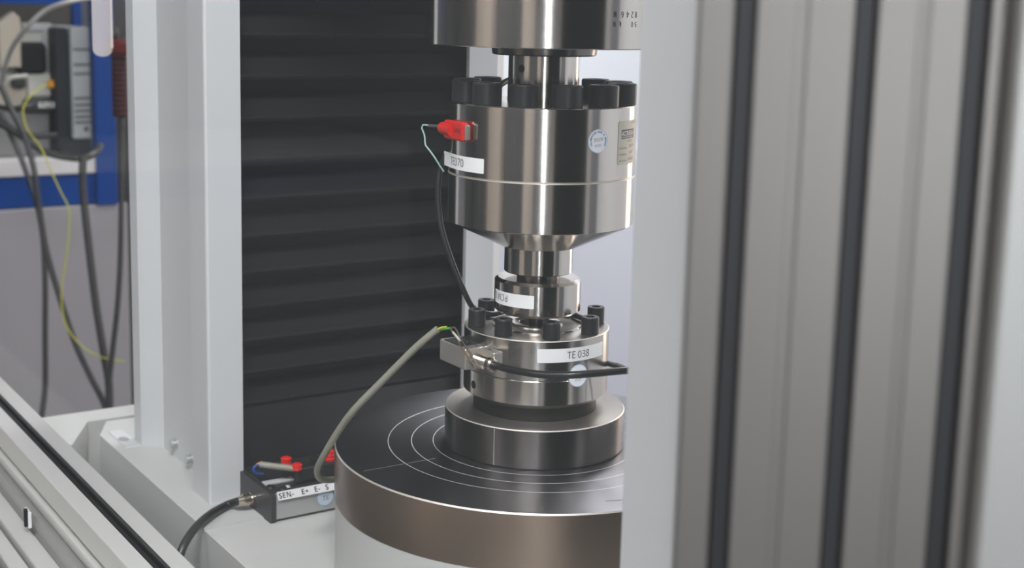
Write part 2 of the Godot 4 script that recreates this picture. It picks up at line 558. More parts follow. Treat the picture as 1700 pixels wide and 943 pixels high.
func room() -> void:
	struct("floor", slab(Vector3(-3.4, -1.05, -2.75), Vector3(2.6, -0.95, 3.5)), M.floor, "grey laboratory floor")
	struct("ceiling", slab(Vector3(-3.4, 1.9, -2.75), Vector3(2.6, 2.0, 3.5)), M.ceiling, "white laboratory ceiling")
	struct("wall_back", slab(Vector3(-3.4, -0.95, -2.75), Vector3(2.6, 1.9, -2.6)), M.wall, "pale lavender wall behind the workbench")
	struct("wall_right", slab(Vector3(2.45, -0.95, -2.6), Vector3(2.6, 1.9, 3.3)), M.wall, "pale wall on the right side of the room")
	struct("wall_left", slab(Vector3(-3.4, -0.95, -2.6), Vector3(-3.25, 1.9, 3.3)), M.wall_warm, "warm beige wall on the left side of the room")
	struct("wall_front", slab(Vector3(-3.4, -0.95, 3.3), Vector3(2.6, 1.9, 3.5)), painted(Color(0.42, 0.43, 0.46), 0.8, 0.3, 21), "pale wall behind the photographer")
	for p: Vector2 in [Vector2(-0.95, 1.25), Vector2(0.7, 2.1), Vector2(-2.3, 0.2), Vector2(1.4, -1.2)]:
		var where := "above the pale lavender cabinet"
		if p.y > 1.0:
			where = "above the photographer" if p.x < 0.0 else "above the near end of the right wall"
		elif p.x < 0.0:
			where = "near the beige wall"
		var t := thing("ceiling_light", "flat rectangular ceiling light panel " + where, "ceiling light", Vector3(p.x, 1.87, p.y), "ceiling light panels")
		var fr := Shape.new()
		fr.box(Vector3(0, 0.015, 0), Vector3(1.24, 0.03, 0.64), 0.004)
		put("frame", fr, M.ceiling, t)
		var gl := Shape.new()
		gl.box(Vector3(0, 0.001, 0), Vector3(1.16, 0.004, 0.56))
		put("light_panel", gl, M.lamp, t)
	var w2 := struct("window_2", slab(Vector3(2.425, -0.6, -0.85), Vector3(2.45, 1.2, -0.15)), M.white, "window with a warm lit blind on the right wall")
	struct("window_blind", slab(Vector3(2.421, -0.5, -0.78), Vector3(2.426, 1.1, -0.22)), M.warm_blind, "warm lit blind of the window on the right wall", w2)
	storage_cabinet(Vector3(-2.45, -0.95, -2.25), 1.5, 2.1, 0.6, 0.0, "tall dark grey storage cabinet standing left of the workbench")
	storage_cabinet(Vector3(-2.55, -0.95, -1.05), 0.9, 1.7, 0.5, 90.0, "dark grey storage cabinet standing against the beige wall")
	storage_cabinet(Vector3(-2.95, -0.95, 1.15), 1.3, 1.9, 0.5, 90.0, "wide dark grey storage cabinet near the photographer")
	storage_cabinet(Vector3(0.62, -0.95, -2.42), 0.42, 2.4, 0.3, 0.0,  "narrow tall grey cabinet behind the blue bench post", Color(0.58, 0.56, 0.54))
	var w := struct("window_1", slab(Vector3(-2.2, -0.5, 3.275), Vector3(-1.9, 1.2, 3.3)), M.white, "narrow tall window behind the photographer")
	struct("window_blind", slab(Vector3(-2.13, -0.4, 3.272), Vector3(-2.05, 1.1, 3.276)), M.blind, "lit blind of the narrow window", w)

func storage_cabinet(at: Vector3, w: float, h: float, d: float, turn: float, label: String, tone := Color(0.20, 0.205, 0.22)) -> void:
	var t := thing("storage_cabinet", label, "cabinet", at)
	t.rotation_degrees.y = turn
	var m := mat(tone, 0.5)
	var s := Shape.new()
	s.box(Vector3(0, h / 2, 0), Vector3(w, h, d), 0.004)
	put("body", s, m, t)
	for sx: float in [-1.0, 1.0]:
		s = Shape.new()
		s.box(Vector3(sx * (w / 4 - 0.002), h / 2 + 0.03, d / 2 + 0.009), Vector3(w / 2 - 0.012, h - 0.08, 0.018), 0.003)
		var dr := put("door", s, m, t)
		s = Shape.new()
		s.box(Vector3(sx * 0.03, h / 2, d / 2 + 0.026), Vector3(0.012, 0.14, 0.014), 0.003)
		put("handle", s, M.alu_rough, dr)

func cheek(mirror: bool, lo: float, hi: float) -> Shape:
	var p := PackedVector2Array([Vector2(-0.155, -0.2605), Vector2(-0.1875, -0.2605), Vector2(-0.1892, -0.2612), Vector2(-0.1899, -0.263), Vector2(-0.1899, -0.3015), Vector2(-0.170, -0.306), Vector2(-0.170, -0.440), Vector2(-0.1872, -0.4625), Vector2(-0.1872, -0.485), Vector2(-0.180, -0.490), Vector2(-0.155, -0.490)])
	if mirror:
		p = PackedVector2Array([Vector2(0.0935, -0.2605), Vector2(0.1275, -0.2605), Vector2(0.1455, -0.276), Vector2(0.1455, -0.53), Vector2(0.125, -0.53), Vector2(0.125, -0.268), Vector2(0.0935, -0.266)])
	var s := Shape.new()
	s.prism(p, lo, hi)
	return s

func zig(z: float, dir: float, x0: float, x1: float) -> Array:
	# bellows folds: each fold is one sheet with an upper and a lower flank
	var out := []
	var y := -0.036
	while y < 1.05:
		var pitch: float = lerpf(0.031, 0.039, clampf((y + 0.02) / 0.25, 0.0, 1.0))
		var s := Shape.new()
		var zc := z + dir * 0.012
		var zr := z - dir * 0.012
		var prof := [Vector2(zr, y), Vector2(zc - dir * 0.0015, y + pitch * 0.40), Vector2(zc, y + pitch * 0.47), Vector2(zc - dir * 0.0015, y + pitch * 0.54), Vector2(zr, y + pitch)]
		for i in 4:
			var a: Vector2 = prof[i]
			var b: Vector2 = prof[i + 1]
			var d := (b - a).normalized()
			var n := Vector3(0, -d.x * dir, d.y * dir)
			n = n if n.z * dir > 0.0 else -n
			s.quad(Vector3(x0, a.y, a.x), Vector3(x1, a.y, a.x), Vector3(x1, b.y, b.x), Vector3(x0, b.y, b.x), n)
			s.quad(Vector3(x0, a.y, a.x - dir * 0.0012), Vector3(x1, a.y, a.x - dir * 0.0012), Vector3(x1, b.y, b.x - dir * 0.0012), Vector3(x0, b.y, b.x - dir * 0.0012), -n)
		out.append(s)
		y += pitch
	return out

func machine_frame() -> void:
	# --- base: pedestal plate with bevelled far corner, down to the floor
	var base := thing("machine_base", "white painted steel base of the testing machine under the platen and columns", "machine base", Vector3.ZERO)
	var foot := Shape.new()
	foot.prism(PackedVector2Array([Vector2(-0.2165, -0.205), Vector2(-0.2165, -0.515), Vector2(-0.195, -0.56), Vector2(0.20, -0.56), Vector2(0.20, -0.205)]), -0.60, -0.108)
	put("column_plate", foot, M.white_base, base)
	var mid := Shape.new()
	mid.prism(PackedVector2Array([Vector2(-0.2168, -0.2052), Vector2(0.20, -0.2052), Vector2(0.20, 0.62), Vector2(-0.2168, 0.62)]), -0.60, -0.1092)
	put("table_plate", mid, M.white_base, base)
	var rear := Shape.new()
	rear.prism(PackedVector2Array([Vector2(-0.252, -0.498), Vector2(-0.2135, -0.5705), Vector2(0.22, -0.5705), Vector2(0.22, -0.61), Vector2(-0.26, -0.61), Vector2(-0.265, -0.5)]), -0.60, -0.1085)
	put("rear_flange", rear, M.white_base, base)
	var body := Shape.new()
	body.box(Vector3(-0.01, -0.775, 0.02), Vector3(0.40, 0.35, 1.10), 0.004)
	put("cabinet_body", body, M.white_base, base)
	var padm := Shape.new()
	padm.box(Vector3(-0.1975, -0.1077, -0.4902), Vector3(0.0155, 0.0012, 0.062), 0.0003)
	put("foot_pad", padm, M.white, base)
	var slotm := Shape.new()
	slotm.lathe([Vector2(0.0, 0.0003), Vector2(0.0052, 0.0003), Vector2(0.0056, 0.0)], 24, Transform3D(Basis().scaled(Vector3(1, 1, 1.5)), Vector3(-0.1993, -0.1071, -0.4868)))
	put("slot_hole", slotm, mat(Color(0.55, 0.55, 0.54), 0.6), base)

	# --- far column
	var col := thing("machine_column", "white painted far column of the machine with folded side panels left of the bellows", "machine column")
	put("side_panel", cheek(false, -0.108, 1.2), M.white, col)
	put("side_panel", cheek(true, -0.108, 1.2), M.white, col)
	var back := Shape.new()
	back.box(Vector3(-0.031, 0.546, -0.45), Vector3(0.25, 1.308, 0.01))
	put("back_panel", back, M.black, col)
	for q: Vector3 in [Vector3(-0.176, -0.0922, -0.4041), Vector3(-0.176, -0.0955, -0.3588)]:
		var b := Shape.new()
		var tr := Transform3D(Basis(Vector3.BACK, PI / 2), Vector3(-0.170, q.y, q.z))
		b.lathe([Vector2(0.0, 0.0), Vector2(0.0058, 0.0), Vector2(0.0058, 0.0012), Vector2(0.0, 0.0012)], 28, tr)
		b.lathe([Vector2(0.0042, 0.0012), Vector2(0.0044, 0.0016), Vector2(0.0044, 0.006), Vector2(0.0039, 0.0066), Vector2(0.0, 0.0066)], 6, tr)
		put("bolt", b, mat(Color(0.75, 0.77, 0.77), 0.35, 0.7), col)
	var cover := Shape.new()
	cover.box(Vector3(-0.0165, -0.0665, -0.286), Vector3(0.275, 0.083, 0.012))
	put("lower_cover", cover, M.black, col)

	var bel := thing("bellows", "black folded rubber bellows between the side panels of the far column", "bellows")
	for s in zig(-0.292, 1.0, -0.1545, 0.122):
		put("fold", s, M.bellows, bel)

	# --- near column (its back edge stands right of the load cells)
	var near := thing("machine_column", "white painted near column standing right in front of the load cells", "machine column")
	var cp := Shape.new()
	cp.prism(PackedVector2Array([Vector2(-0.155, 0.352), Vector2(-0.1902, 0.352), Vector2(-0.1917, 0.3535), Vector2(-0.1917, 0.395), Vector2(-0.172, 0.40), Vector2(-0.172, 0.57), Vector2(-0.155, 0.57)]), -0.109, 1.2)
	put("side_panel", cp, M.white, near)
	var cq := Shape.new()
	cq.prism(PackedVector2Array([Vector2(0.0935, 0.352), Vector2(0.128, 0.352), Vector2(0.128, 0.57), Vector2(0.0935, 0.57)]), -0.109, 1.2)
	put("side_panel", cq, M.white, near)
	var nb := Shape.new()
	nb.box(Vector3(-0.031, 0.546, 0.56), Vector3(0.248, 1.308, 0.01))
	put("back_panel", nb, M.white, near)
	var lc := Shape.new()
	lc.box(Vector3(-0.031, -0.066, 0.384), Vector3(0.246, 0.084, 0.012), 0.001)
	put("lower_cover", lc, M.black, near)
	var bel2 := thing("bellows", "black folded rubber bellows on the inner side of the near column", "bellows")
	for s in zig(0.384, -1.0, -0.1545, 0.0925):
		put("fold", s, M.bellows, bel2)

	# --- moving crosshead above the frame
	var ch := Shape.new()
	ch.box(Vector3(-0.031, 0.56, 0.046), Vector3(0.22, 0.20, 0.62), 0.004)
	tag(put("crosshead", ch, M.white), "white moving crosshead that carries the top steel cylinder", "crosshead")

func test_stack() -> void:
	# --- top cylinder
	var up := thing("steel_cylinder", "wide brushed steel cylinder with stamped figures at the top edge of the photo", "steel cylinder", Vector3(0, 0.3337, 0))
	var s := Shape.new()
	s.lathe([Vector2(0.043, 0.0), Vector2(0.0961, 0.0), Vector2(0.0968, 0.0007), Vector2(0.0968, 0.126), Vector2(0.0, 0.1263)], 160)
	put("body", s, M.steel, up)
	s = Shape.new()
	s.lathe([Vector2(0.0, -0.0073), Vector2(0.0414, -0.0073), Vector2(0.0424, -0.0063), Vector2(0.0432, 0.0004)], 120)
	put("collar", s, M.steel_dark, up)
	s = Shape.new()
	var rr := 0.0968 + 0.00012
	var row := [["8", 9.3], ["2", 7.0], ["4", 4.1], ["6", 1.0], ["M", -3.1]]
	for q in row:
		text_wrap(s, letters(q[0], 0.0044, "Droid Sans Mono", false, 0.8), rr, deg_to_rad(q[1]), 0.3602 - 0.3337, PI)
	for q in [["5", 9.3], ["0", 7.0], ["k", -0.2], ["N", -3.3]]:
		text_wrap(s, letters(q[0], 0.0037, "Droid Sans Mono", false, 0.8), rr, deg_to_rad(q[1]), 0.3530 - 0.3337, PI)
	put("stamping", s, mat(Color(0.20, 0.19, 0.175), 0.6, 0.5), up)

	# --- adapter stud between top cylinder and large load cell
	var st := thing("adapter_stud", "short steel stud with a dark pin hole above the ring of black screws", "stud", Vector3(0, 0.2884, 0))
	s = Shape.new()
	s.lathe([Vector2(0.0, 0.0), Vector2(0.0289, 0.0), Vector2(0.0289, 0.0378), Vector2(0.0, 0.038)], 120)
	put("body", s, M.steel, st)
	s = Shape.new()
	s.wrap(0.0289, 0.00015, disc(0.0031, 24, 0.95), atan2(-0.0277, 0.0082), 0.0275)
	put("pin_hole", s, M.hole, st)

	# --- large load cell
	var lc := thing("load_cell", "large polished steel load cell with twelve black screws and a tapered bottom", "load cell", Vector3(0, 0.1478, 0))
	var y0 := 0.1478
	s = Shape.new()
	s.lathe([Vector2(0.0286, 0.2309 - y0), Vector2(0.0760, 0.2309 - y0), Vector2(0.0768, 0.2317 - y0), Vector2(0.0768, 0.2876 - y0), Vector2(0.0760, 0.2884 - y0), Vector2(0.0286, 0.2886 - y0)], 160)
	put("upper_body", s, M.steel, lc)
	s = Shape.new()
	s.lathe([Vector2(0.0767, 0.2299 - y0), Vector2(0.0758, 0.2308 - y0)], 160)
	put("seam_chamfer", s, M.edge, lc)
	s = Shape.new()
	s.lathe([Vector2(0.0320, 0.1698 - y0), Vector2(0.0760, 0.1904 - y0), Vector2(0.0767, 0.1911 - y0), Vector2(0.0767, 0.2299 - y0)], 160)
	put("lower_body", s, M.steel, lc)
	s = Shape.new()
	s.lathe([Vector2(0.0, 0.0), Vector2(0.0279, 0.0), Vector2(0.0286, 0.0007), Vector2(0.0286, 0.1698 - y0), Vector2(0.0325, 0.1700 - y0)], 120)
	put("spigot", s, M.steel, lc)
	ring_of(lc, "socket_screw", screw_mesh(0.0238, 0.0172), M.black_screw, 12, 0.0648, 0.2884 - y0, deg_to_rad(-18.5))
	# white tape label
	var lab := Shape.new()
	lab.wrap(0.0769, 0.00018, strip(0.0440, 0.0116, 40), deg_to_rad(-87.4), 0.2412 - y0, 0.0)
	var ta := deg_to_rad(-103.7)
	var tn := Vector3(sin(ta), 0, cos(ta))
	var tt := Vector3(-cos(ta), 0, sin(ta))
	lab.box(tn * 0.07699 - tt * -0.0105 + Vector3.UP * (0.2412 - y0), Vector3(0.0212, 0.0116, 0.00018), 0.0, Basis(-tt, Vector3.UP, tn))
	var lb := put("tape_label", lab, M.paper, lc)
	lb.set_meta("label", "white tape label reading TE070")
	s = Shape.new()
	text_wrap(s, letters("TE070", 0.0062, "Droid Sans", false, 1.08), 0.07722, deg_to_rad(-97.5), 0.2414 - y0)
	put("lettering", s, M.ink, lb)
	# round calibration sticker
	round_sticker(lc, 0.0769, deg_to_rad(-1.1), 0.2633 - y0, 0.0093, "CALIBRATION VOID IF BROKEN", ["TEO70", "07/21"])
	# accreditation label
	var ac := Shape.new()
	ac.wrap(0.0769, 0.00018, strip(0.0345, 0.0345, 20, 0.0015), deg_to_rad(28.2), 0.2604 - y0)
	var al := put("accreditation_label", ac, M.cream, lc)
	al.set_meta("label", "cream paper label with a dark logo block")
	s = Shape.new()
	s.wrap(0.0771, 0.00008, strip(0.0225, 0.0072, 12, 0.0002), deg_to_rad(26.8), 0.2672 - y0)
	put("logo_block", s, M.teal_print, al)
	s = Shape.new()
	text_wrap(s, letters("ACCREDIA", 0.0036, "Droid Sans", true, 0.82), 0.07721, deg_to_rad(26.2), 0.2678 - y0)
	text_wrap(s, letters("ENTE ITALIANO DI ACCREDITAMENTO", 0.0010, "Droid Sans", true, 0.8), 0.07721, deg_to_rad(26.4), 0.2648 - y0)
	put("logo_lettering", s, M.paper, al)
	s = Shape.new()
	text_wrap(s, letters("LAT N° 094", 0.0013), 0.07712, deg_to_rad(34.0), 0.2758 - y0)
	text_wrap(s, letters("HFT IN", 0.0019), 0.07712, deg_to_rad(29.0), 0.2615 - y0)
	text_wrap(s, letters("Codice Strum.", 0.0014), 0.07712, deg_to_rad(20.8), 0.2563 - y0)
	text_wrap(s, letters("Certificato n.", 0.0014), 0.07712, deg_to_rad(20.8), 0.2513 - y0)
	text_wrap(s, letters("Data Taratura", 0.0014), 0.07712, deg_to_rad(21.0), 0.2463 - y0)
	text_wrap(s, letters("TEO70", 0.0022, "Droid Serif"), 0.07712, deg_to_rad(31.5), 0.2575 - y0, 0.08)
	text_wrap(s, letters("18 37", 0.0022, "Droid Serif"), 0.07712, deg_to_rad(31.5), 0.2523 - y0, 0.06)
	text_wrap(s, letters("8.04.21", 0.0022, "Droid Serif"), 0.07712, deg_to_rad(31.5), 0.2472 - y0, 0.06)
	put("lettering", s, M.pen, al)
	# red connector on the left flank
	var rc := thing("red_connector", "red plastic connector clipped to the left flank of the large load cell", "connector", Vector3(-0.0763, 0.2668, -0.0060))
	rc.rotation.y = deg_to_rad(-4.5)
	s = Shape.new()
	var rb := Basis()
	s.box(Vector3(-0.0030, 0.0, 0.0), Vector3(0.0060, 0.0150, 0.0330), 0.0014, rb)
	put("housing", s, M.red, rc)
	s = Shape.new()
	s.tube([Vector3(-0.0044, 0.0004, -0.0205), Vector3(-0.0046, 0.0002, -0.012), Vector3(-0.0048, 0.0, -0.002)], 0.0050, 20, 0.004)
	put("sleeve", s, M.red, rc)
	s = Shape.new()
	s.box(Vector3(-0.0026, 0.0, 0.0178), Vector3(0.0036, 0.0120, 0.0018), 0.0004, rb)
	s.box(Vector3(-0.0024, 0.0, 0.0200), Vector3(0.0030, 0.0110, 0.0012), 0.0003, rb)
	put("contact_plate", s, M.plate_steel, rc)
	s = Shape.new()
	text_flat(s, letters("14W", 0.0042, "Droid Sans", false), Transform3D(Basis(Vector3.UP, deg_to_rad(-90.0)), Vector3(-0.00615, 0.0005, 0.0075)))
	put("lettering", s, M.red_print, rc)

	# --- spherical seat piece (upside down label)
	var pc := thing("bearing_cap", "small polished steel cap carrying an upside-down PCM label between the load cells", "bearing cap", Vector3(0, 0.1020, 0))
	y0 = 0.1020
	s = Shape.new()
	s.lathe([Vector2(0.0, 0.1478 - y0), Vector2(0.0178, 0.1478 - y0), Vector2(0.0178, 0.1432 - y0)], 96)
	put("groove", s, M.steel_dark, pc)
	s = Shape.new()
	s.lathe([Vector2(0.0, 0.1143 - y0), Vector2(0.0336, 0.1143 - y0), Vector2(0.0362, 0.1166 - y0), Vector2(0.0362, 0.1408 - y0), Vector2(0.0335, 0.1432 - y0), Vector2(0.0170, 0.1434 - y0)], 128)
	put("body", s, M.steel, pc)
	s = Shape.new()
	s.lathe([Vector2(0.0, 0.0955 - y0), Vector2(0.004, 0.0960 - y0), Vector2(0.0065, 0.1000 - y0), Vector2(0.0070, 0.1143 - y0)], 64)
	put("ball_stub", s, M.steel_dark, pc)
	lab = Shape.new()
	lab.wrap(0.0362, 0.00016, strip(0.0440, 0.0110, 32), deg_to_rad(-74.5), 0.1283 - y0, 0.0)
	lb = put("tape_label", lab, M.paper, pc)
	lb.set_meta("label", "white tape label stuck on upside down")
	s = Shape.new()
	text_wrap(s, letters("PCM L", 0.0056, "Droid Sans", false, 0.9), 0.03642, deg_to_rad(-93.0), 0.1288 - y0, PI)
	put("lettering", s, M.ink, lb)

	# --- small load cell
	var sc := thing("load_cell", "small steel load cell with eight black screws labelled TE 038", "load cell", Vector3(0, 0.0329, 0))
	y0 = 0.0329
	s = Shape.new()
	s.lathe([Vector2(0.0215, 0.1034 - y0), Vector2(0.0222, 0.1021 - y0), Vector2(0.0600, 0.1021 - y0)], 144)
	put("top_face", s, M.steel_face, sc)
	s = Shape.new()
	s.lathe([Vector2(0.0600, 0.1021 - y0), Vector2(0.0607, 0.1014 - y0)], 144)
	put("rim_chamfer", s, M.edge, sc)
	s = Shape.new()
	s.lathe([Vector2(0.0607, 0.1014 - y0), Vector2(0.0607, 0.0697 - y0), Vector2(0.0603, 0.0692 - y0)], 144)
	put("upper_body", s, M.steel_satin, sc)
	s = Shape.new()
	s.lathe([Vector2(0.0140, 0.0960 - y0), Vector2(0.0145, 0.1034 - y0), Vector2(0.0152, 0.1040 - y0), Vector2(0.0208, 0.1040 - y0), Vector2(0.0216, 0.1034 - y0)], 96)
	put("centre_ring", s, M.steel, sc)
	s = Shape.new()
	s.lathe([Vector2(0.0145, 0.0960 - y0), Vector2(0.0, 0.0955 - y0)], 48)
	put("seat_hole", s, M.hole, sc)
	s = Shape.new()
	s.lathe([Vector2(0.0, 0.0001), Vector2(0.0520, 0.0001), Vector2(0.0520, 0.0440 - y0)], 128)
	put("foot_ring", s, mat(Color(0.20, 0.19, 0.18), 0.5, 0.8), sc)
	s = Shape.new()
	s.lathe([Vector2(0.0520, 0.0440 - y0), Vector2(0.0560, 0.0450 - y0), Vector2(0.0592, 0.0478 - y0), Vector2(0.0606, 0.0490 - y0), Vector2(0.0606, 0.0683 - y0), Vector2(0.0601, 0.0690 - y0), Vector2(0.0590, 0.0692 - y0)], 144)
	put("lower_body", s, M.steel, sc)
	ring_of(sc, "socket_screw", screw_mesh(0.0144, 0.0140), M.black_screw, 8, 0.0512, 0.1021 - y0, deg_to_rad(-22.0))
	lab = Shape.new()
	lab.wrap(0.0607, 0.00018, strip(0.0660, 0.0112, 40), deg_to_rad(-3.4), 0.0903 - y0, 0.0)
	lb = put("tape_label", lab, M.paper, sc)
	lb.set_meta("label", "white tape label reading TE 038")
	s = Shape.new()
	text_wrap(s, letters("TE 038", 0.0058, "Droid Sans", false, 0.92), 0.0610, deg_to_rad(-1.0), 0.0902 - y0)
	put("lettering", s, M.ink, lb)
	round_sticker(sc, 0.0608, deg_to_rad(-0.8), 0.0724 - y0, 0.0093, "", ["TEO38", "07/21"])
	s = Shape.new()
	s.wrap(0.0606, 0.00014, disc(0.0034, 28), deg_to_rad(-92.0), 0.0572 - y0)
	put("side_hole", s, M.hole, sc)
	# curved steel reflection-free lifting wire groove on the top
	s = Shape.new()
	s.lathe([Vector2(0.0375, 0.1022 - y0), Vector2(0.0372, 0.1030 - y0), Vector2(0.0352, 0.1030 - y0), Vector2(0.0349, 0.1022 - y0)], 96)
	put("top_rim", s, M.steel, sc)

	# --- connector block on the small load cell
	var cb := thing("connector_block", "small rectangular steel connector block on the left flank of the small load cell", "connector block", Vector3(-0.069, 0.0755, 0))
	s = Shape.new()
	s.box(Vector3(0.0005, 0.0088, -0.0055), Vector3(0.0222, 0.0176, 0.0400), 0.0009)
	put("body", s, M.plate_steel, cb)
	s = Shape.new()
	s.box(Vector3(0.0076, 0.0102, 0.0245), Vector3(0.0090, 0.0146, 0.0210), 0.0008)
	put("shoulder", s, M.plate_steel, cb)
	s = Shape.new()
	for q: Vector3 in [Vector3(0.0035, 0.0177, 0.0085), Vector3(0.0075, 0.0177, 0.0125), Vector3(0.0072, 0.0176, 0.0230)]:
		s.lathe([Vector2(0.0, 0.0001), Vector2(0.0011, 0.0001), Vector2(0.0012, 0.0)], 14, Transform3D(Basis(), q))
	put("screw_hole", s, M.hole, cb)
	s = Shape.new()
	s.box(Vector3(0.0005, 0.0178, -0.0080), Vector3(0.0200, 0.0012, 0.0260), 0.0003)
	put("rubber_lid", s, M.black, cb)
	s = Shape.new()
	var gt := Transform3D(Basis(Vector3.RIGHT, PI / 2).rotated(Vector3.UP, deg_to_rad(7.0)), Vector3(-0.0008, 0.0078, 0.0150))
	var pr := [Vector2(0.0057, 0.0)]
	for k in 9:
		pr.append(Vector2(0.0057, 0.0012 + k * 0.0017))
		pr.append(Vector2(0.0053, 0.0017 + k * 0.0017))
		pr.append(Vector2(0.0057, 0.0023 + k * 0.0017))
	pr.append_array([Vector2(0.0062, 0.0172), Vector2(0.0062, 0.0208), Vector2(0.0050, 0.0226), Vector2(0.0034, 0.0230)])
	s.lathe(pr, 40, gt)
	put("cable_gland", s, M.nickel, cb)

	# --- spacer disc
	var sp := thing("spacer_disc", "dark polished steel spacer disc with a bright top face under the small load cell", "spacer disc", Vector3(0, 0, 0))
	s = Shape.new()
	s.lathe([Vector2(0.0, 0.0329), Vector2(0.0751, 0.0329)], 160)
	put("top_face", s, M.steel_matt, sp)
	s = Shape.new()
	s.lathe([Vector2(0.0751, 0.0329), Vector2(0.0759, 0.0321)], 160)
	put("rim_chamfer", s, M.edge, sp)
	s = Shape.new()
	s.lathe([Vector2(0.0759, 0.0321), Vector2(0.0759, 0.0014), Vector2(0.0752, 0.0004), Vector2(0.0, 0.0003)], 160)
	put("body", s, M.steel_dark, sp)
	s = Shape.new()
	s.wrap(0.0759, 0.00006, strip(0.0005, 0.0300, 2, 0.0001), deg_to_rad(-60.0), 0.0165)
	put("scribe_line", s, M.scribe, sp)
	# --- platen
	var pl := thing("compression_platen", "wide round dark steel platen with engraved centring rings under the spacer disc", "platen", Vector3.ZERO)
	s = Shape.new()
	s.lathe([Vector2(0.0, 0.0), Vector2(0.1676, 0.0)], 200)
	put("top_face", s, M.platen_top, pl)
	s = Shape.new()
	s.lathe([Vector2(0.1676, 0.0), Vector2(0.1687, -0.0011)], 200)
	put("chamfer", s, M.edge, pl)
	s = Shape.new()
	s.lathe([Vector2(0.1687, -0.0011), Vector2(0.1687, -0.0450), Vector2(0.0, -0.0450)], 200)
	put("rim", s, M.platen_side, pl)
	for r: float in [0.0856, 0.1040, 0.1237]:
		s = Shape.new()
		s.lathe([Vector2(r - 0.0004, 0.0), Vector2(r - 0.0002, 0.00012), Vector2(r + 0.0002, 0.00012), Vector2(r + 0.0004, 0.0)], 160)
		put("engraved_ring", s, M.scribe, pl)
	for q in [[Vector3(-0.1611, 0, -0.0036), Vector3(-0.0961, 0, -0.0019), 0.50], [Vector3(-0.0343, 0, 0.1435), Vector3(-0.016, 0, 0.1495), 0.10]]:
		s = Shape.new()
		var d: Vector3 = q[1] - q[0]
		s.box((q[0] + q[1]) / 2.0 + Vector3.UP * 0.00004, Vector3(0.0005, 0.00012, d.length()), 0.0, Basis(Vector3.UP, atan2(d.x, d.z)))
		put("engraved_line", s, mat(Color(q[2], q[2], q[2]), 0.5, 0.5), pl)
	# --- pedestal
	s = Shape.new()
	s.lathe([Vector2(0.0, -0.0450), Vector2(0.1672, -0.0450), Vector2(0.1680, -0.0458), Vector2(0.1680, -0.1070), Vector2(0.1690, -0.1090)], 160)
	tag(put("pedestal", s, M.white_base), "white round pedestal carrying the dark steel platen", "pedestal")

func round_sticker(parent: Node3D, r: float, ac: float, yc: float, rad: float, around: String, lines: Array) -> void:
	var s := Shape.new()
	s.wrap(r, 0.00016, disc(rad, 44), ac, yc)
	var o := put("round_sticker", s, M.sticker, parent)
	o.set_meta("label", "round pale blue calibration sticker")
	s = Shape.new()
	var n := 48
	for k in n:
		var a := TAU * k / n
		var b := TAU * (k + 1) / n
		var q := PackedVector2Array([Vector2(cos(a), sin(a)) * rad * 0.99, Vector2(cos(b), sin(b)) * rad * 0.99, Vector2(cos(b), sin(b)) * rad * 0.955, Vector2(cos(a), sin(a)) * rad * 0.955])
		s.wrap(r + 0.00016, 0.00004, q, ac, yc)
	put("border", s, M.sticker_ring, o)
	if around:
		s = Shape.new()
		for k in around.length():
			var c := around[k]
			if c == " ":
				continue
			var th := lerpf(deg_to_rad(208), deg_to_rad(-28), float(k) / (around.length() - 1))
			text_wrap(s, letters(c, rad * 0.165, "Droid Sans", true), r + 0.00022, ac, yc, 0.0, Vector2(cos(th), sin(th)) * rad * 0.77, th - PI / 2)
		put("ring_lettering", s, M.sticker_ink, o)
	s = Shape.new()
	text_wrap(s, letters(lines[0], rad * 0.27, "Droid Serif", false, 0.85), r + 0.00022, ac, yc + rad * 0.12, 0.1)
	text_wrap(s, letters(lines[1], rad * 0.20, "Droid Serif"), r + 0.00022, ac, yc - rad * 0.38, 0.1)
	put("handwriting", s, M.pen, o)

# slotted aluminium profile cross-section: width w (x), depth d (y), slots cut in the +y side at the given x
func profile_poly(w: float, d: float, slots: Array, sw := 0.0082, sd := 0.012, grooves := []) -> PackedVector2Array:
	var r := 0.0016
	var p := PackedVector2Array([Vector2(-w / 2, 0), Vector2(w / 2, 0), Vector2(w / 2, d - r), Vector2(w / 2 - r * 0.3, d - r * 0.3), Vector2(w / 2 - r, d)])
	var cuts := []
	for x: float in slots:
		cuts.append([x, sw, sd])
	for x: float in grooves:
		cuts.append([x, 0.0030, 0.0006])
	cuts.sort_custom(func(a, b): return a[0] > b[0])
	for c in cuts:
		var h: float = c[1] / 2.0
		p.append(Vector2(c[0] + h + 0.0005, d)); p.append(Vector2(c[0] + h, d - 0.0005))
		if c[2] > 0.005:
			p.append(Vector2(c[0] + h, d - 0.0045)); p.append(Vector2(c[0] + h + 0.004, d - 0.0045)); p.append(Vector2(c[0] + h, d - c[2]))
			p.append(Vector2(c[0] - h, d - c[2])); p.append(Vector2(c[0] - h - 0.004, d - 0.0045)); p.append(Vector2(c[0] - h, d - 0.0045))
		else:
			p.append(Vector2(c[0], d - c[2]))
		p.append(Vector2(c[0] - h, d - 0.0005)); p.append(Vector2(c[0] - h - 0.0005, d))
	p.append_array([Vector2(-w / 2 + r, d), Vector2(-w / 2 + r * 0.3, d - r * 0.3), Vector2(-w / 2, d - r)])
	return p

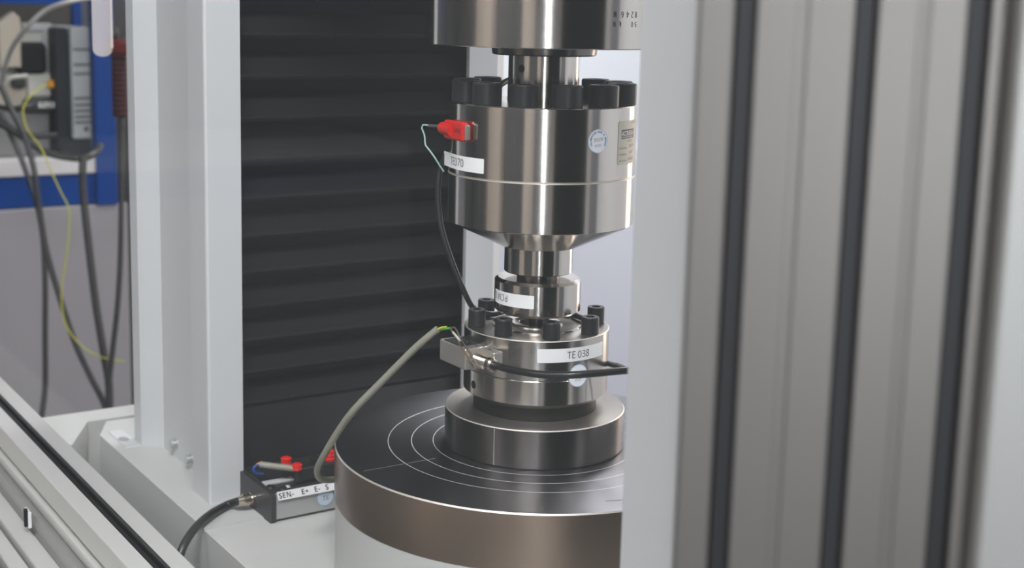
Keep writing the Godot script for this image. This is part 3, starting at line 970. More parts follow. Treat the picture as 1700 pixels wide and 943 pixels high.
func enclosure() -> void:
	# lower rail of the door, runs along z; local frame: x -> world x, profile y -> world y
	var rail := thing("door_rail", "pale aluminium door rail with a black gasket along its top", "door rail", Vector3(-0.3155, -0.10, 0))
	var along := Transform3D(Basis(Vector3.RIGHT, Vector3.BACK, Vector3.UP), Vector3.ZERO)
	var s := Shape.new()
	var sec := PackedVector2Array([Vector2(0.0225, 0), Vector2(0.0225, 0.0384), Vector2(0.0220, 0.0395), Vector2(0.0209, 0.040), Vector2(0.0058, 0.040), Vector2(0.0058, 0.029), Vector2(-0.0058, 0.029), Vector2(-0.0058, 0.040), Vector2(-0.0209, 0.040), Vector2(-0.0220, 0.0395), Vector2(-0.0225, 0.0384)])
	sec.append_array([Vector2(-0.0225, 0.0185), Vector2(-0.0120, 0.0185), Vector2(-0.0120, 0.0145), Vector2(-0.0225, 0.0145), Vector2(-0.0262, 0.0140), Vector2(-0.0270, 0.0125), Vector2(-0.0262, 0.0085), Vector2(-0.0225, 0.0080), Vector2(-0.0225, 0)])
	s.prism(sec, -1.6, 0.49, along)
	put("body", s, M.alu_rail, rail)
	s = Shape.new()
	s.box(Vector3(0.0038, 0.0364, -0.555), Vector3(0.0039, 0.0076, 2.09), 0.0003)
	s.box(Vector3(-0.0036, 0.0364, -0.555), Vector3(0.0043, 0.0076, 2.09), 0.0003)
	put("gasket", s, M.gasket, rail)
	# track below, stepped outwards
	var tr := thing("door_track", "aluminium door track with grooves below the door rail", "door track", Vector3(-0.325, -0.16, 0))
	s = Shape.new()
	s.prism(PackedVector2Array([Vector2(-0.0195, 0), Vector2(0.03, 0), Vector2(0.03, 0.0595), Vector2(-0.0195, 0.0595)]), -1.6, 0.49, along)
	put("body", s, M.alu_rough, tr)
	for q in [[-0.0200, -0.0402, 0.045], [-0.0430, -0.0597, 0.0447], [-0.0640, -0.1000, 0.0443]]:
		s = Shape.new()
		var a: float = q[0]
		var b: float = q[1]
		var y: float = q[2]
		s.prism(PackedVector2Array([Vector2(a, 0.030), Vector2(b, 0.030), Vector2(b, y - 0.0008), Vector2(b + 0.0008, y), Vector2(a - 0.0044, y), Vector2(a - 0.0046, y - 0.005), Vector2(a, y - 0.005)]), -1.6, 0.49, along)
		put("ledge", s, M.alu_rail, tr)
	s = Shape.new()
	s.prism(PackedVector2Array([Vector2(-0.0195, 0.0), Vector2(-0.100, 0.0), Vector2(-0.100, 0.032), Vector2(-0.0195, 0.032)]), -1.6, 0.49, along)
	put("groove_base", s, M.black_box, tr)
	var clip := thing("track_clip", "small black clip with a pale pad on the lower door track", "clip", Vector3(-0.352, -0.104, -0.2913))
	s = Shape.new()
	s.box(Vector3(-0.001, 0.004, 0), Vector3(0.003, 0.017, 0.004), 0.0005)
	put("clip_tongue", s, M.gasket, clip)
	s = Shape.new()
	s.box(Vector3(0.0018, 0.002, -0.004), Vector3(0.003, 0.015, 0.016), 0.0005)
	put("pad", s, M.white, clip)

	# glazing of the door
	s = Shape.new()
	s.box(Vector3(-0.3153, 0.45, -0.53), Vector3(0.0030, 1.03, 2.12))
	tag(put("door_pane", s, M.glass), "clear plastic pane standing in the gasket of the door rail", "door pane")
	# clear hanging tab
	var tab := thing("acrylic_strip", "translucent pinkish white strip with a rounded lower end hanging at upper left", "acrylic strip", Vector3(-0.1608, 0.2992, -0.6496))
	s = Shape.new()
	var ol := PackedVector2Array()
	for k in 17:
		var a := PI + PI * k / 16.0
		ol.append(Vector2(cos(a) * 0.0112, 0.0085 + sin(a) * 0.0085))
	ol.append(Vector2(0.0112, 0.20)); ol.append(Vector2(-0.0112, 0.20))
	var face := Transform3D(Basis(Vector3.UP, deg_to_rad(-33.0)) * Basis(Vector3.RIGHT, Vector3.BACK, Vector3.UP), Vector3.ZERO)
	s.prism(ol, 0.0, 0.002, face)
	put("sheet", s, M.acrylic, tab)
	s = Shape.new()
	s.box(face * Vector3(0.0112, 0.001, 0.105), Vector3(0.0016, 0.19, 0.0024), 0.0003, Basis(Vector3.UP, deg_to_rad(-33.0)))
	put("polished_edge", s, M.acrylic_edge, tab)

	# upright at the corner, turned about 44 degrees; local profile y points to the viewer
	var ang := deg_to_rad(44.0)
	var fx := Vector3(cos(ang), 0, sin(ang))
	var fn := Vector3(-sin(ang), 0, cos(ang))
	var left := Vector3(-0.3278, 0.2776, 0.5473)
	left.y = 0.0
	var post := thing("enclosure_upright", "blurred aluminium upright with three dark vertical slots right in the foreground", "upright", left - Vector3(0, 0.16, 0))
	var pt := Transform3D(Basis(fx, Vector3.UP, fn), fx * 0.05025 - fn * 0.040)
	s = Shape.new()
	s.prism(profile_poly(0.1005, 0.040, [-0.03405, 0.00535, 0.04085], 0.0074, 0.022, [-0.01505, 0.02375]), 0.0, 1.2, pt)
	put("body", s, M.alu, post)
	for x: float in [-0.03405, 0.00535, 0.04085]:
		s = Shape.new()
		s.prism(PackedVector2Array([Vector2(x - 0.0036, 0.0195), Vector2(x + 0.0036, 0.0195), Vector2(x + 0.0036, 0.0335), Vector2(x + 0.0026, 0.0345), Vector2(x - 0.0026, 0.0345), Vector2(x - 0.0036, 0.0335)]), 0.0, 1.2, pt)
		put("slot_cover", s, M.black_box, post)
	var p2 := thing("enclosure_upright", "pale plain aluminium upright at the right edge of the photo", "upright", left - Vector3(0, 0.16, 0) + fx * 0.1000)
	var a2 := deg_to_rad(47.0)
	var gx := Vector3(cos(a2), 0, sin(a2))
	var gn := Vector3(-sin(a2), 0, cos(a2))
	s = Shape.new()
	s.prism(profile_poly(0.040, 0.040, []), 0.0, 1.2, Transform3D(Basis(gx, Vector3.UP, gn), gx * 0.0215 - gn * 0.022))
	put("body", s, M.alu_rough, p2)

func junction_box() -> void:
	var o := Vector3(-0.1585, -0.1088, -0.188)
	var t := thing("junction_box", "small black and aluminium terminal box with red plugs on the white base", "junction box", o)
	var w := 0.105
	var d := 0.088
	var h := 0.0285
	var s := Shape.new()
	s.box(Vector3(w / 2, h / 2 - 0.001, -d / 2), Vector3(w - 0.010, h - 0.006, d - 0.004), 0.001)
	put("aluminium_body", s, mat(Color(0.66, 0.66, 0.655), 0.42, 0.35), t)
	s = Shape.new()
	s.box(Vector3(w / 2, h - 0.004, -d / 2 - 0.004), Vector3(w - 0.012, 0.005, d - 0.014), 0.0012)
	put("top_panel", s, mat(Color(0.13, 0.13, 0.14), 0.35), t)
	for x: float in [0.0025, w - 0.0025]:
		s = Shape.new()
		var rp := PackedVector2Array()
		for c: Vector2 in [Vector2(-0.0045, 0.0045), Vector2(-d + 0.0045, 0.0045), Vector2(-d + 0.0045, h - 0.0045), Vector2(-0.0045, h - 0.0045)]:
			var st: float = {0: 270.0, 1: 180.0, 2: 90.0, 3: 0.0}[[0.0, 1.0, 2.0, 3.0].find(float(rp.size() / 6))]
			for k in 6:
				var a := deg_to_rad(st + (0.0 if true else 0.0) + (90.0 - 18.0 * k if true else 0.0))
				rp.append(c + Vector2(cos(a), sin(a)) * 0.0045)
		s.prism(Geometry2D.convex_hull(rp).slice(1), -0.0025, 0.0025, Transform3D(Basis(Vector3.BACK, Vector3.RIGHT, Vector3.UP), Vector3(x, 0, 0)))
		put("end_cap", s, M.black_box, t)
	s = Shape.new()
	for q: Vector2 in [Vector2(h - 0.005, -d + 0.006), Vector2(0.005, -d + 0.006)]:
		s.lathe([Vector2(0.0, 0.0004), Vector2(0.001, 0.0003), Vector2(0.0012, 0.0)], 12, Transform3D(Basis(Vector3.BACK, PI / 2), Vector3(0.0, q.x, q.y)))
	put("cap_screw", s, M.nickel, t)
	# lettered strip along the upper front edge
	s = Shape.new()
	var sb := Basis(Vector3.RIGHT, deg_to_rad(-32.0))
	var sc := Vector3(0.054, h - 0.0035, -0.0012)
	s.box(sc, Vector3(0.094, 0.0082, 0.0006), 0.0, sb)
	var strip_part := put("label_strip", s, mat(Color(0.80, 0.80, 0.80), 0.45), t)
	s = Shape.new()
	for q in [["SEN-", 0.0155], ["E+", 0.0345], ["E-", 0.0470], ["S", 0.0570]]:
		text_flat(s, letters(q[0], 0.0050, "Droid Sans", true), Transform3D(sb, sc + sb * Vector3(q[1] - 0.054, 0.0, 0.0004)))
	put("lettering", s, M.ink, strip_part)
	# round sticker on the front face
	s = Shape.new()
	s.lathe([Vector2(0.0, 0.0004), Vector2(0.0080, 0.0004), Vector2(0.0082, 0.0)], 36, Transform3D(Basis(Vector3.RIGHT, PI / 2), Vector3(0.0560, 0.0150, -0.0018)))
	var rs := put("round_sticker", s, mat(Color(0.72, 0.75, 0.79), 0.4), t)
	s = Shape.new()
	s.lathe([Vector2(0.0074, 0.0006), Vector2(0.0060, 0.0006)], 36, Transform3D(Basis(Vector3.RIGHT, PI / 2), Vector3(0.0560, 0.0150, -0.0018)))
	put("border", s, M.sticker_ring, rs)
	s = Shape.new()
	text_flat(s, letters("TE", 0.0042, "Droid Serif"), Transform3D(Basis(), Vector3(0.0560, 0.0150, -0.0011)))
	put("handwriting", s, M.pen, rs)
	# gland on the left end cap
	s = Shape.new()
	var gt := Transform3D(Basis(Vector3.BACK, PI / 2), Vector3(0.0, 0.0120, -0.0400))
	s.lathe([Vector2(0.0065, 0.0), Vector2(0.0065, 0.003), Vector2(0.0050, 0.003), Vector2(0.0050, 0.006)], 6, gt)
	s.lathe([Vector2(0.0052, 0.005), Vector2(0.0060, 0.0056), Vector2(0.0060, 0.0078), Vector2(0.0054, 0.0082), Vector2(0.0060, 0.0086), Vector2(0.0060, 0.0108), Vector2(0.0048, 0.0118), Vector2(0.0040, 0.0165), Vector2(0.0, 0.0166)], 28, gt)
	put("cable_gland", s, M.nickel, t)
	# terminal tower and plugs
	s = Shape.new()
	s.box(Vector3(0.0440, h + 0.0065, -0.026), Vector3(0.018, 0.014, 0.020), 0.0012)
	s.box(Vector3(0.0775, h + 0.0065, -0.032), Vector3(0.034, 0.014, 0.030), 0.0012)
	put("terminal_block", s, M.black, t)
	s = Shape.new()
	s.box(Vector3(0.0205, h - 0.0002, -0.030), Vector3(0.030, 0.0026, 0.0075), 0.0004)
	s.lathe([Vector2(0.0, 0.0016), Vector2(0.0018, 0.0014), Vector2(0.0026, 0.0)], 18, Transform3D(Basis(), Vector3(0.022, h - 0.0005, -0.012)))
	put("steel_tab", s, M.device_face, t)
	s = Shape.new()
	s.lathe([Vector2(0.0, 0.0018), Vector2(0.004, 0.0018), Vector2(0.0048, 0.0)], 6, Transform3D(Basis(), Vector3(0.008, h - 0.0012, -0.020)))
	s.lathe([Vector2(0.0, 0.0022), Vector2(0.004, 0.0022), Vector2(0.0048, 0.0)], 6, Transform3D(Basis(), Vector3(0.016, h - 0.0012, -0.010)))
	put("terminal_nut", s, M.black, t)
	plug(Vector3(Vector3(-0.128, -0.0641, -0.222)) - o, 0.0052, 0.0085, t)
	plug(Vector3(Vector3(-0.1247, -0.0647, -0.205)) - o, 0.0050, 0.0062, t)
	plug(Vector3(Vector3(-0.0859, -0.0606, -0.215)) - o, 0.0050, 0.0062, t)
	plug(Vector3(Vector3(-0.0868, -0.0665, -0.213)) - o, 0.0052, 0.0050, t)
	# short cable stub with bare coloured cores
	s = Shape.new()
	s.tube([Vector3(Vector3(-0.155, -0.0624, -0.222)) - o, Vector3(Vector3(-0.1435, -0.064, -0.215)) - o, Vector3(Vector3(-0.1267, -0.0665, -0.206)) - o], 0.0031, 14, 0.004)
	var stub := put("cable_stub", s, M.grey_cable, t)
	s = Shape.new()
	s.tube([Vector3(Vector3(-0.1532, -0.0621, -0.222)) - o, Vector3(Vector3(-0.1564, -0.0613, -0.223)) - o, Vector3(Vector3(-0.1588, -0.0644, -0.223)) - o], 0.0009, 8, 0.002)
	put("orange_core", s, M.orange, stub)
	s = Shape.new()
	s.tube([Vector3(Vector3(-0.155, -0.063, -0.222)) - o, Vector3(Vector3(-0.1603, -0.0629, -0.221)) - o, Vector3(Vector3(-0.1615, -0.0668, -0.221)) - o, Vector3(Vector3(-0.1575, -0.0708, -0.222)) - o, Vector3(Vector3(-0.1505, -0.0726, -0.224)) - o], 0.0011, 8, 0.002)
	put("blue_core", s, M.blue_wire, stub)

func plug(at: Vector3, r: float, h: float, parent: Node3D) -> void:
	var s := Shape.new()
	s.lathe([Vector2(r * 0.7, -h / 2), Vector2(r, -h / 2 + 0.0008), Vector2(r * 0.92, 0.0), Vector2(r, h / 2 - 0.0008), Vector2(r * 0.75, h / 2), Vector2(0.0, h / 2)], 24, Transform3D(Basis(), at))
	var o := put("red_plug", s, M.red, parent)
	s = Shape.new()
	s.lathe([Vector2(r * 0.5, -h / 2 - 0.012), Vector2(r * 0.5, -h / 2)], 16, Transform3D(Basis(), at))
	put("plug_stem", s, M.black, o)

func stack_cables() -> void:
	# grey sheathed cable: clip on the small load cell down to the terminal box
	var g := thing("grey_cable", "grey sheathed cable arching from the connector block down to the terminal box", "cable")
	var s := Shape.new()
	s.tube([Vector3(-0.097, 0.1089, 0.0001), Vector3(-0.1106, 0.0925, -0.0115), Vector3(-0.1281, 0.0654, -0.0294), Vector3(-0.1469, 0.0364, -0.0478), Vector3(-0.1538, 0.0119, -0.0655), Vector3(-0.1576, -0.011, -0.0815), Vector3(-0.1567, -0.0273, -0.0958), Vector3(-0.1521, -0.0378, -0.1028), Vector3(-0.1428, -0.0437, -0.1077), Vector3(-0.1191, -0.0547, -0.1326), Vector3(-0.0963, -0.0577, -0.1475)], 0.0029, 16, 0.004)
	put("sheath", s, M.grey_cable, g)
	s = Shape.new()
	s.tube([Vector3(-0.0979, 0.1079, -0.0003), Vector3(-0.095, 0.1101, 0.0023), Vector3(-0.0918, 0.1109, 0.0054)], 0.0010, 8, 0.002)
	put("yellow_core", s, M.yellow, g)
	s = Shape.new()
	s.tube([Vector3(-0.0965, 0.1077, -0.0006), Vector3(-0.093, 0.1092, 0.0037), Vector3(-0.0895, 0.1103, 0.0082)], 0.0010, 8, 0.002)
	put("green_core", s, M.green, g)
	# small spring clip holding the bare cores to the block
	var c := thing("wire_clip", "thin bent metal test clip gripping the connector block", "clip")
	s = Shape.new()
	s.tube([Vector3(-0.091, 0.1107, 0.0096), Vector3(-0.0899, 0.1122, 0.0124), Vector3(-0.0895, 0.1108, 0.0153), Vector3(-0.0959, 0.1052, 0.0375), Vector3(-0.0957, 0.0906, 0.061)], 0.0007, 8, 0.002)
	put("jaw", s, M.nickel, c)
	s = Shape.new()
	s.tube([Vector3(-0.0907, 0.1093, 0.01), Vector3(-0.0939, 0.1062, 0.0254), Vector3(-0.098, 0.1026, 0.0356), Vector3(-0.0976, 0.0901, 0.0599)], 0.0007, 8, 0.002)
	put("jaw", s, M.copper, c)
	s = Shape.new()
	s.tube([Vector3(-0.0916, 0.1084, 0.0144), Vector3(-0.0932, 0.1066, 0.0234), Vector3(-0.0949, 0.1053, 0.0297)], 0.0010, 10, 0.002)
	put("cream_sleeve", s, M.cream, c)
	s = Shape.new()
	s.tube([Vector3(-0.0942, 0.1077, 0.0321), Vector3(-0.0934, 0.1064, 0.0353), Vector3(-0.0932, 0.1048, 0.0394)], 0.0014, 10, 0.002)
	put("black_sleeve", s, M.black, c)

	# black cable of the small load cell, to the right in front
	s = Shape.new()
	s.tube([Vector3(-0.0683, 0.0851, 0.039), Vector3(-0.0881, 0.0953, 0.0818), Vector3(-0.086, 0.0966, 0.0997), Vector3(-0.0779, 0.0977, 0.1191), Vector3(-0.0638, 0.0995, 0.135), Vector3(-0.0445, 0.1006, 0.1436), Vector3(-0.0241, 0.1014, 0.1505), Vector3(0.0041, 0.0989, 0.1569), Vector3(0.13, 0.04, 0.16), Vector3(0.18, -0.05, 0.20), Vector3(0.19, -0.106, 0.26)], 0.0028, 14, 0.005)
	tag(put("black_cable", s, M.black_cable), "thick black cable leaving the gland across the front of the small load cell", "cable")
	# second black cable at the right, coming from behind
	s = Shape.new()
	s.tube([Vector3(0.0354, 0.0773, 0.0248), Vector3(0.0429, 0.0727, 0.0425), Vector3(0.0388, 0.0757, 0.0634), Vector3(0.0332, 0.0772, 0.0835), Vector3(0.0487, 0.0728, 0.1063), Vector3(0.16, -0.02, 0.10), Vector3(0.185, -0.106, 0.16)], 0.0024, 14, 0.005)
	tag(put("black_cable", s, M.black_cable), "black cable coming round behind the right side of the small load cell", "cable")
	# cable of the large load cell hanging at its left
	s = Shape.new()
	s.tube([Vector3(-0.0558, 0.2427, -0.0587), Vector3(-0.0568, 0.2363, -0.0617), Vector3(-0.0579, 0.2289, -0.0646), Vector3(-0.0599, 0.2189, -0.0639), Vector3(-0.0614, 0.2039, -0.0619), Vector3(-0.0609, 0.1814, -0.0572), Vector3(-0.0579, 0.164, -0.0519), Vector3(-0.054, 0.1472, -0.0461), Vector3(-0.0492, 0.1303, -0.0397), Vector3(-0.0412, 0.1143, -0.0375), Vector3(-0.0310, 0.1080, -0.0385), Vector3(-0.0205, 0.1055, -0.0352), Vector3(0.0, 0.1055, -0.0402), Vector3(0.0310, 0.1055, -0.0258), Vector3(0.0400, 0.1052, -0.0095), Vector3(0.0402, 0.1050, 0.0060), Vector3(0.0385, 0.1050, 0.0185)], 0.0024, 14, 0.005)
	tag(put("black_cable", s, M.black_cable), "thin dark cable hanging from the large load cell down behind the screws", "cable")
	# dark lead behind the stud
	s = Shape.new()
	s.tube([Vector3(-0.0291, 0.2987, -0.0237), Vector3(-0.0195, 0.3021, -0.0302), Vector3(-0.0095, 0.3041, -0.0363), Vector3(0.0049, 0.3063, -0.0395)], 0.0024, 12, 0.004)
	tag(put("black_cable", s, M.black_cable), "short black lead passing behind the steel stud between the screws", "cable")
	# thin pale wire of the red connector
	var pw := thing("pale_wire", "thin pale green wire bent from the red connector down to the TE070 label", "wire")
	s = Shape.new()
	s.tube([Vector3(-0.0703, 0.2656, -0.0616), Vector3(-0.0732, 0.2663, -0.0636), Vector3(-0.0758, 0.266, -0.0652), Vector3(-0.0763, 0.264, -0.0652), Vector3(-0.0752, 0.2572, -0.0619), Vector3(-0.0758, 0.2504, -0.0598), Vector3(-0.0741, 0.2466, -0.0567), Vector3(-0.0714, 0.2401, -0.0513), Vector3(-0.0685, 0.2338, -0.0482), Vector3(-0.0659, 0.2289, -0.0456)], 0.0007, 8, 0.003)
	put("core", s, M.pale_wire, pw)
	s = Shape.new()
	s.tube([Vector3(-0.0711, 0.2656, -0.0622), Vector3(-0.0685, 0.2657, -0.0569), Vector3(-0.0659, 0.2659, -0.0505)], 0.0014, 10, 0.003)
	put("sleeve", s, mat(Color(0.25, 0.26, 0.27), 0.5), pw)
	# cable of the terminal box
	s = Shape.new()
	s.tube([Vector3(-0.1735, -0.0968, -0.228), Vector3(-0.1798, -0.1034, -0.2401), Vector3(-0.2017, -0.1021, -0.2242), Vector3(-0.2213, -0.1027, -0.2066), Vector3(-0.2345, -0.1077, -0.1961), Vector3(-0.2436, -0.1144, -0.1885), Vector3(-0.2494, -0.1256, -0.184), Vector3(-0.2512, -0.1388, -0.1826)], 0.0039, 14, 0.005)
	tag(put("black_cable", s, M.black_cable), "black cable curving down from the terminal box gland over the base edge", "cable")

func zbox(a: Vector3, b: Vector3, depth: float, ch := 0.002) -> Shape:
	# box whose front face spans corners a (upper left) and b (lower right) at a's z, going back by depth
	var s := Shape.new()
	var lo := Vector3(minf(a.x, b.x), minf(a.y, b.y), a.z - depth)
	var hi := Vector3(maxf(a.x, b.x), maxf(a.y, b.y), a.z)
	s.box((lo + hi) / 2.0, hi - lo, ch)
	return s

func workbench() -> void:
	var b := thing("workbench", "blue steel workbench with a light worktop behind the machine at left", "workbench")
	put("worktop", zbox(Vector3(-1.6, 0.038, -1.90), Vector3(0.235, 0.004, -1.90), 0.62), M.bench_top, b)
	put("front_beam", zbox(Vector3(-1.6, 0.003, -1.905), Vector3(0.235, -0.062, -1.905), 0.04), M.bench_blue, b)
	put("post", zbox(Vector3(0.206, 0.75, -1.895), Vector3(0.250, -0.066, -1.895), 0.032), M.bench_blue, b)
	put("upper_beam", zbox(Vector3(-1.6, 0.42, -2.10), Vector3(0.237, 0.352, -2.10), 0.04), M.bench_blue, b)
	put("rear_post", zbox(Vector3(0.279, 0.75, -2.295), Vector3(0.302, 0.04, -2.295), 0.045), M.bench_blue, b)
	put("back_shelf", zbox(Vector3(-1.6, 0.60, -2.30), Vector3(0.279, 0.05, -2.30), 0.02), mat(Color(0.20, 0.19, 0.18), 0.6), b)
	put("cabinet_panel", zbox(Vector3(-1.6, -0.064, -1.90), Vector3(0.272, -0.93, -1.90), 0.02), M.panel, b)
	put("foot", zbox(Vector3(-1.6, -0.90, -1.93), Vector3(0.25, -0.95, -1.93), 0.04), M.bench_blue, b)

	var lcab := thing("low_cabinet", "pale lavender low cabinet behind the machine seen between the load cells and the near column", "cabinet", Vector3(1.65, -0.95, -1.8))
	var ls := Shape.new()
	ls.box(Vector3(0, 0.48, -0.3), Vector3(1.35, 0.96, 0.6), 0.004)
	put("body", ls, mat(Color(0.71, 0.73, 0.78), 0.5), lcab)
	for x: float in [-0.335, 0.335]:
		ls = Shape.new()
		ls.box(Vector3(x, 0.50, 0.008), Vector3(0.655, 0.88, 0.016), 0.003)
		var dd := put("door", ls, mat(Color(0.72, 0.74, 0.79), 0.5), lcab)
		ls = Shape.new()
		ls.box(Vector3(x - signf(x) * 0.28, 0.82, 0.022), Vector3(0.012, 0.12, 0.012), 0.003)
		put("handle", ls, M.alu_rough, dd)

	# controller unit
	var c := thing("controller_unit", "slim dark controller unit with a pale vented front on the workbench", "controller", Vector3(0.1464, 0.0661, -1.93))
	var o: Vector3 = c.position
	put("housing", moved(zbox(Vector3(0.1376, 0.3058, -1.935), Vector3(0.164, 0.0574, -1.935), 0.19, 0.003), -o), M.device_dark, c)
	put("front_panel", moved(zbox(Vector3(0.1697, 0.3075, -1.93), Vector3(0.2114, 0.074, -1.93), 0.20, 0.003), -o), M.device_face, c)
	put("foot_block", moved(zbox(Vector3(0.1433, 0.0758, -1.936), Vector3(0.208, 0.0385, -1.936), 0.19, 0.003), -o), M.device_dark, c)
	for q: Vector2 in [Vector2(82, 0), Vector2(107, 0), Vector2(122, 1), Vector2(163, 1), Vector2(174, 1), Vector2(184, 1), Vector2(194, 1), Vector2(203, 1)]:
		var l := Vector3(0.1736, 0.2392, -1.9285)
		var r := Vector3(0.2115, 0.239, -1.9285)
		var hh := 0.0045
		var yy: float = lerpf(Vector3(0.1913, 0.2891, -1.9285).y, Vector3(0.1858, 0.0878, -1.9285).y, (q.x - 60.0) / 160.0)
		put("vent_slot", moved(zbox(Vector3(l.x, yy + hh / 2, -1.9285), Vector3(r.x, yy - hh / 2, -1.9285), 0.004, 0.0005), -o), M.slot, c)
	var lk := Shape.new()
	lk.lathe([Vector2(0.0, 0.002), Vector2(0.0045, 0.002), Vector2(0.0055, 0.0)], 20, Transform3D(Basis(Vector3.RIGHT, PI / 2), Vector3(Vector3(0.1965, 0.095, -1.9295)) - o))
	put("key_lock", lk, M.slot, c)

	# beige instrument with power adapter
	var d := thing("instrument_case", "off-white instrument case with an open side at the far left on the workbench", "instrument", Vector3(0.0947, 0.1369, -1.98))
	o = d.position
	put("case", moved(zbox(Vector3(-0.0057, 0.3106, -1.99), Vector3(0.1368, 0.1962, -1.99), 0.22, 0.004), -o), M.device, d)
	put("front_rail", moved(zbox(Vector3(0.1265, 0.3096, -1.985), Vector3(0.1431, 0.2015, -1.985), 0.03, 0.002), -o), M.device_face, d)
	put("top_rail", moved(zbox(Vector3(0.0869, 0.3142, -1.984), Vector3(0.1458, 0.2973, -1.984), 0.03, 0.002), -o), M.device_face, d)
	var fl := Shape.new()
	fl.prism(PackedVector2Array([Vector2(-0.03, 0), Vector2(0.012, 0), Vector2(0.012, 0.10), Vector2(0.0, 0.112), Vector2(-0.03, 0.09)]), 0.0, 0.03, Transform3D(Basis(Vector3.RIGHT, Vector3.BACK, Vector3.UP), Vector3(Vector3(0.062, 0.2248, -1.985)) - o))
	put("side_flap", fl, M.beige, d)
	put("lower_case", moved(zbox(Vector3(-0.0144, 0.2015, -1.97), Vector3(0.1346, 0.1392, -1.97), 0.20, 0.004), -o), M.beige, d)
	put("socket_plate", moved(zbox(Vector3(0.0884, 0.2106, -1.965), Vector3(0.1352, 0.1623, -1.965), 0.02, 0.002), -o), M.device, d)
	put("base_tray", moved(zbox(Vector3(-0.0188, 0.1434, -1.96), Vector3(Vector3(0.1298, 0.0715, -1.96).x, 0.0385, -1.96), 0.18, 0.004), -o), mat(Color(0.42, 0.42, 0.42), 0.5), d)
	tag(put("power_adapter", zbox(Vector3(0.0649, 0.2754, -1.955), Vector3(0.1264, 0.2095, -1.955), 0.03, 0.008), mat(Color(0.04, 0.04, 0.05), 0.6, 0.0, 0.3)), "black square power adapter plugged into the off-white instrument case", "adapter")
	tag(put("socket_connector", zbox(Vector3(0.0539, 0.2016, -1.955), Vector3(0.0824, 0.1814, -1.955), 0.02, 0.004), M.black), "small black connector below the power adapter", "connector")
	tag(put("yellow_plug", zbox(Vector3(0.126, 0.1973, -1.95), Vector3(0.1404, 0.1795, -1.95), 0.012, 0.003), mat(Color(0.88, 0.62, 0.04), 0.4)), "small orange yellow plug beside the dark controller unit", "plug")
	var mk := thing("cable_marker", "black cable connector with white printed letters left of the controller unit", "connector", Vector3(0.1165, 0.1446, -1.935))
	o = mk.position
	put("body", moved(zbox(Vector3(0.0742, 0.161, -1.945), Vector3(0.1375, 0.1296, -1.945), 0.018, 0.006), -o), M.black, mk)
	var s := Shape.new()
	text_flat(s, letters("G213", 0.0105, "Droid Sans", true), Transform3D(Basis(), Vector3(Vector3(0.119, 0.1464, -1.944)) - o))
	put("lettering", s, M.paper, mk)

	# cables on and below the bench
	s = Shape.new()
	s.tube([Vector3(-0.0191, 0.1911, -1.741), Vector3(-0.0251, 0.2278, -1.6919), Vector3(-0.0213, 0.2742, -1.6383), Vector3(-0.0086, 0.3137, -1.5777), Vector3(0.0207, 0.343, -1.5647), Vector3(0.0536, 0.3586, -1.5467), Vector3(0.1058, 0.368, -1.5753), Vector3(0.2109, 0.3743, -1.6898)], 0.0045, 12, 0.01)
	tag(put("grey_cable", s, mat(Color(0.62, 0.62, 0.60), 0.5)), "light grey cable arching over the instruments at upper left", "cable")
	s = Shape.new()
	s.tube([Vector3(0.0047, 0.1981, -1.8113), Vector3(0.0156, 0.2111, -1.807), Vector3(0.0478, 0.2141, -1.811)], 0.0045, 12, 0.01)
	tag(put("grey_cable", s, mat(Color(0.66, 0.66, 0.63), 0.5)), "short light grey cable bending beside the small black connector", "cable")
	s = Shape.new()
	s.tube([Vector3(-0.036, 0.1557, -1.6847), Vector3(-0.0251, 0.1228, -1.6713), Vector3(-0.009, 0.0713, -1.6509), Vector3(0.0033, 0.0186, -1.6328), Vector3(0.0115, -0.0254, -1.6189), Vector3(0.0151, -0.0806, -1.6058), Vector3(0.0124, -0.158, -1.5925), Vector3(0.0052, -0.2576, -1.5776), Vector3(-0.0011, -0.3461, -1.5644), Vector3(-0.0125, -0.4126, -1.5586), Vector3(-0.0195, -0.457, -1.5544)], 0.0054, 12, 0.012)
	tag(put("black_cable", s, M.black_cable), "black cable hanging straight down at far left below the workbench", "cable")
	s = Shape.new()
	s.tube([Vector3(-0.0446, 0.2087, -1.6404), Vector3(-0.031, 0.1657, -1.6233), Vector3(-0.0141, 0.1174, -1.603), Vector3(-0.0035, 0.0581, -1.5847), Vector3(0.0003, -0.0176, -1.5675), Vector3(0.006, -0.0933, -1.549), Vector3(0.0191, -0.1688, -1.5259), Vector3(0.0379, -0.2549, -1.497), Vector3(0.0568, -0.314, -1.4734), Vector3(0.0753, -0.3666, -1.4513), Vector3(0.0791, -0.4163, -1.4391)], 0.0056, 12, 0.012)
	tag(put("black_cable", s, M.black_cable), "black cable slanting down right from the instruments to the machine base", "cable")
	s = Shape.new()
	s.tube([Vector3(0.0743, 0.0837, -1.5399), Vector3(0.0701, 0.0381, -1.5337), Vector3(0.0699, -0.016, -1.5232), Vector3(0.072, -0.1026, -1.505), Vector3(0.075, -0.1891, -1.4861), Vector3(0.0809, -0.2756, -1.4655), Vector3(0.0844, -0.3296, -1.4527), Vector3(0.0791, -0.4163, -1.4391)], 0.0072, 14, 0.012)
	tag(put("black_cable", s, M.black_cable), "thick black cable hanging from the bench edge under the controller unit", "cable")
	s = Shape.new()
	s.tube([Vector3(0.131, 0.172, -1.4847), Vector3(0.124, 0.0863, -1.4725), Vector3(0.1138, -0.0422, -1.4539), Vector3(0.1066, -0.1173, -1.4438), Vector3(0.0967, -0.1923, -1.4355), Vector3(0.084, -0.2675, -1.429), Vector3(0.0755, -0.3211, -1.4239), Vector3(0.0712, -0.4068, -1.4099)], 0.0052, 12, 0.012)
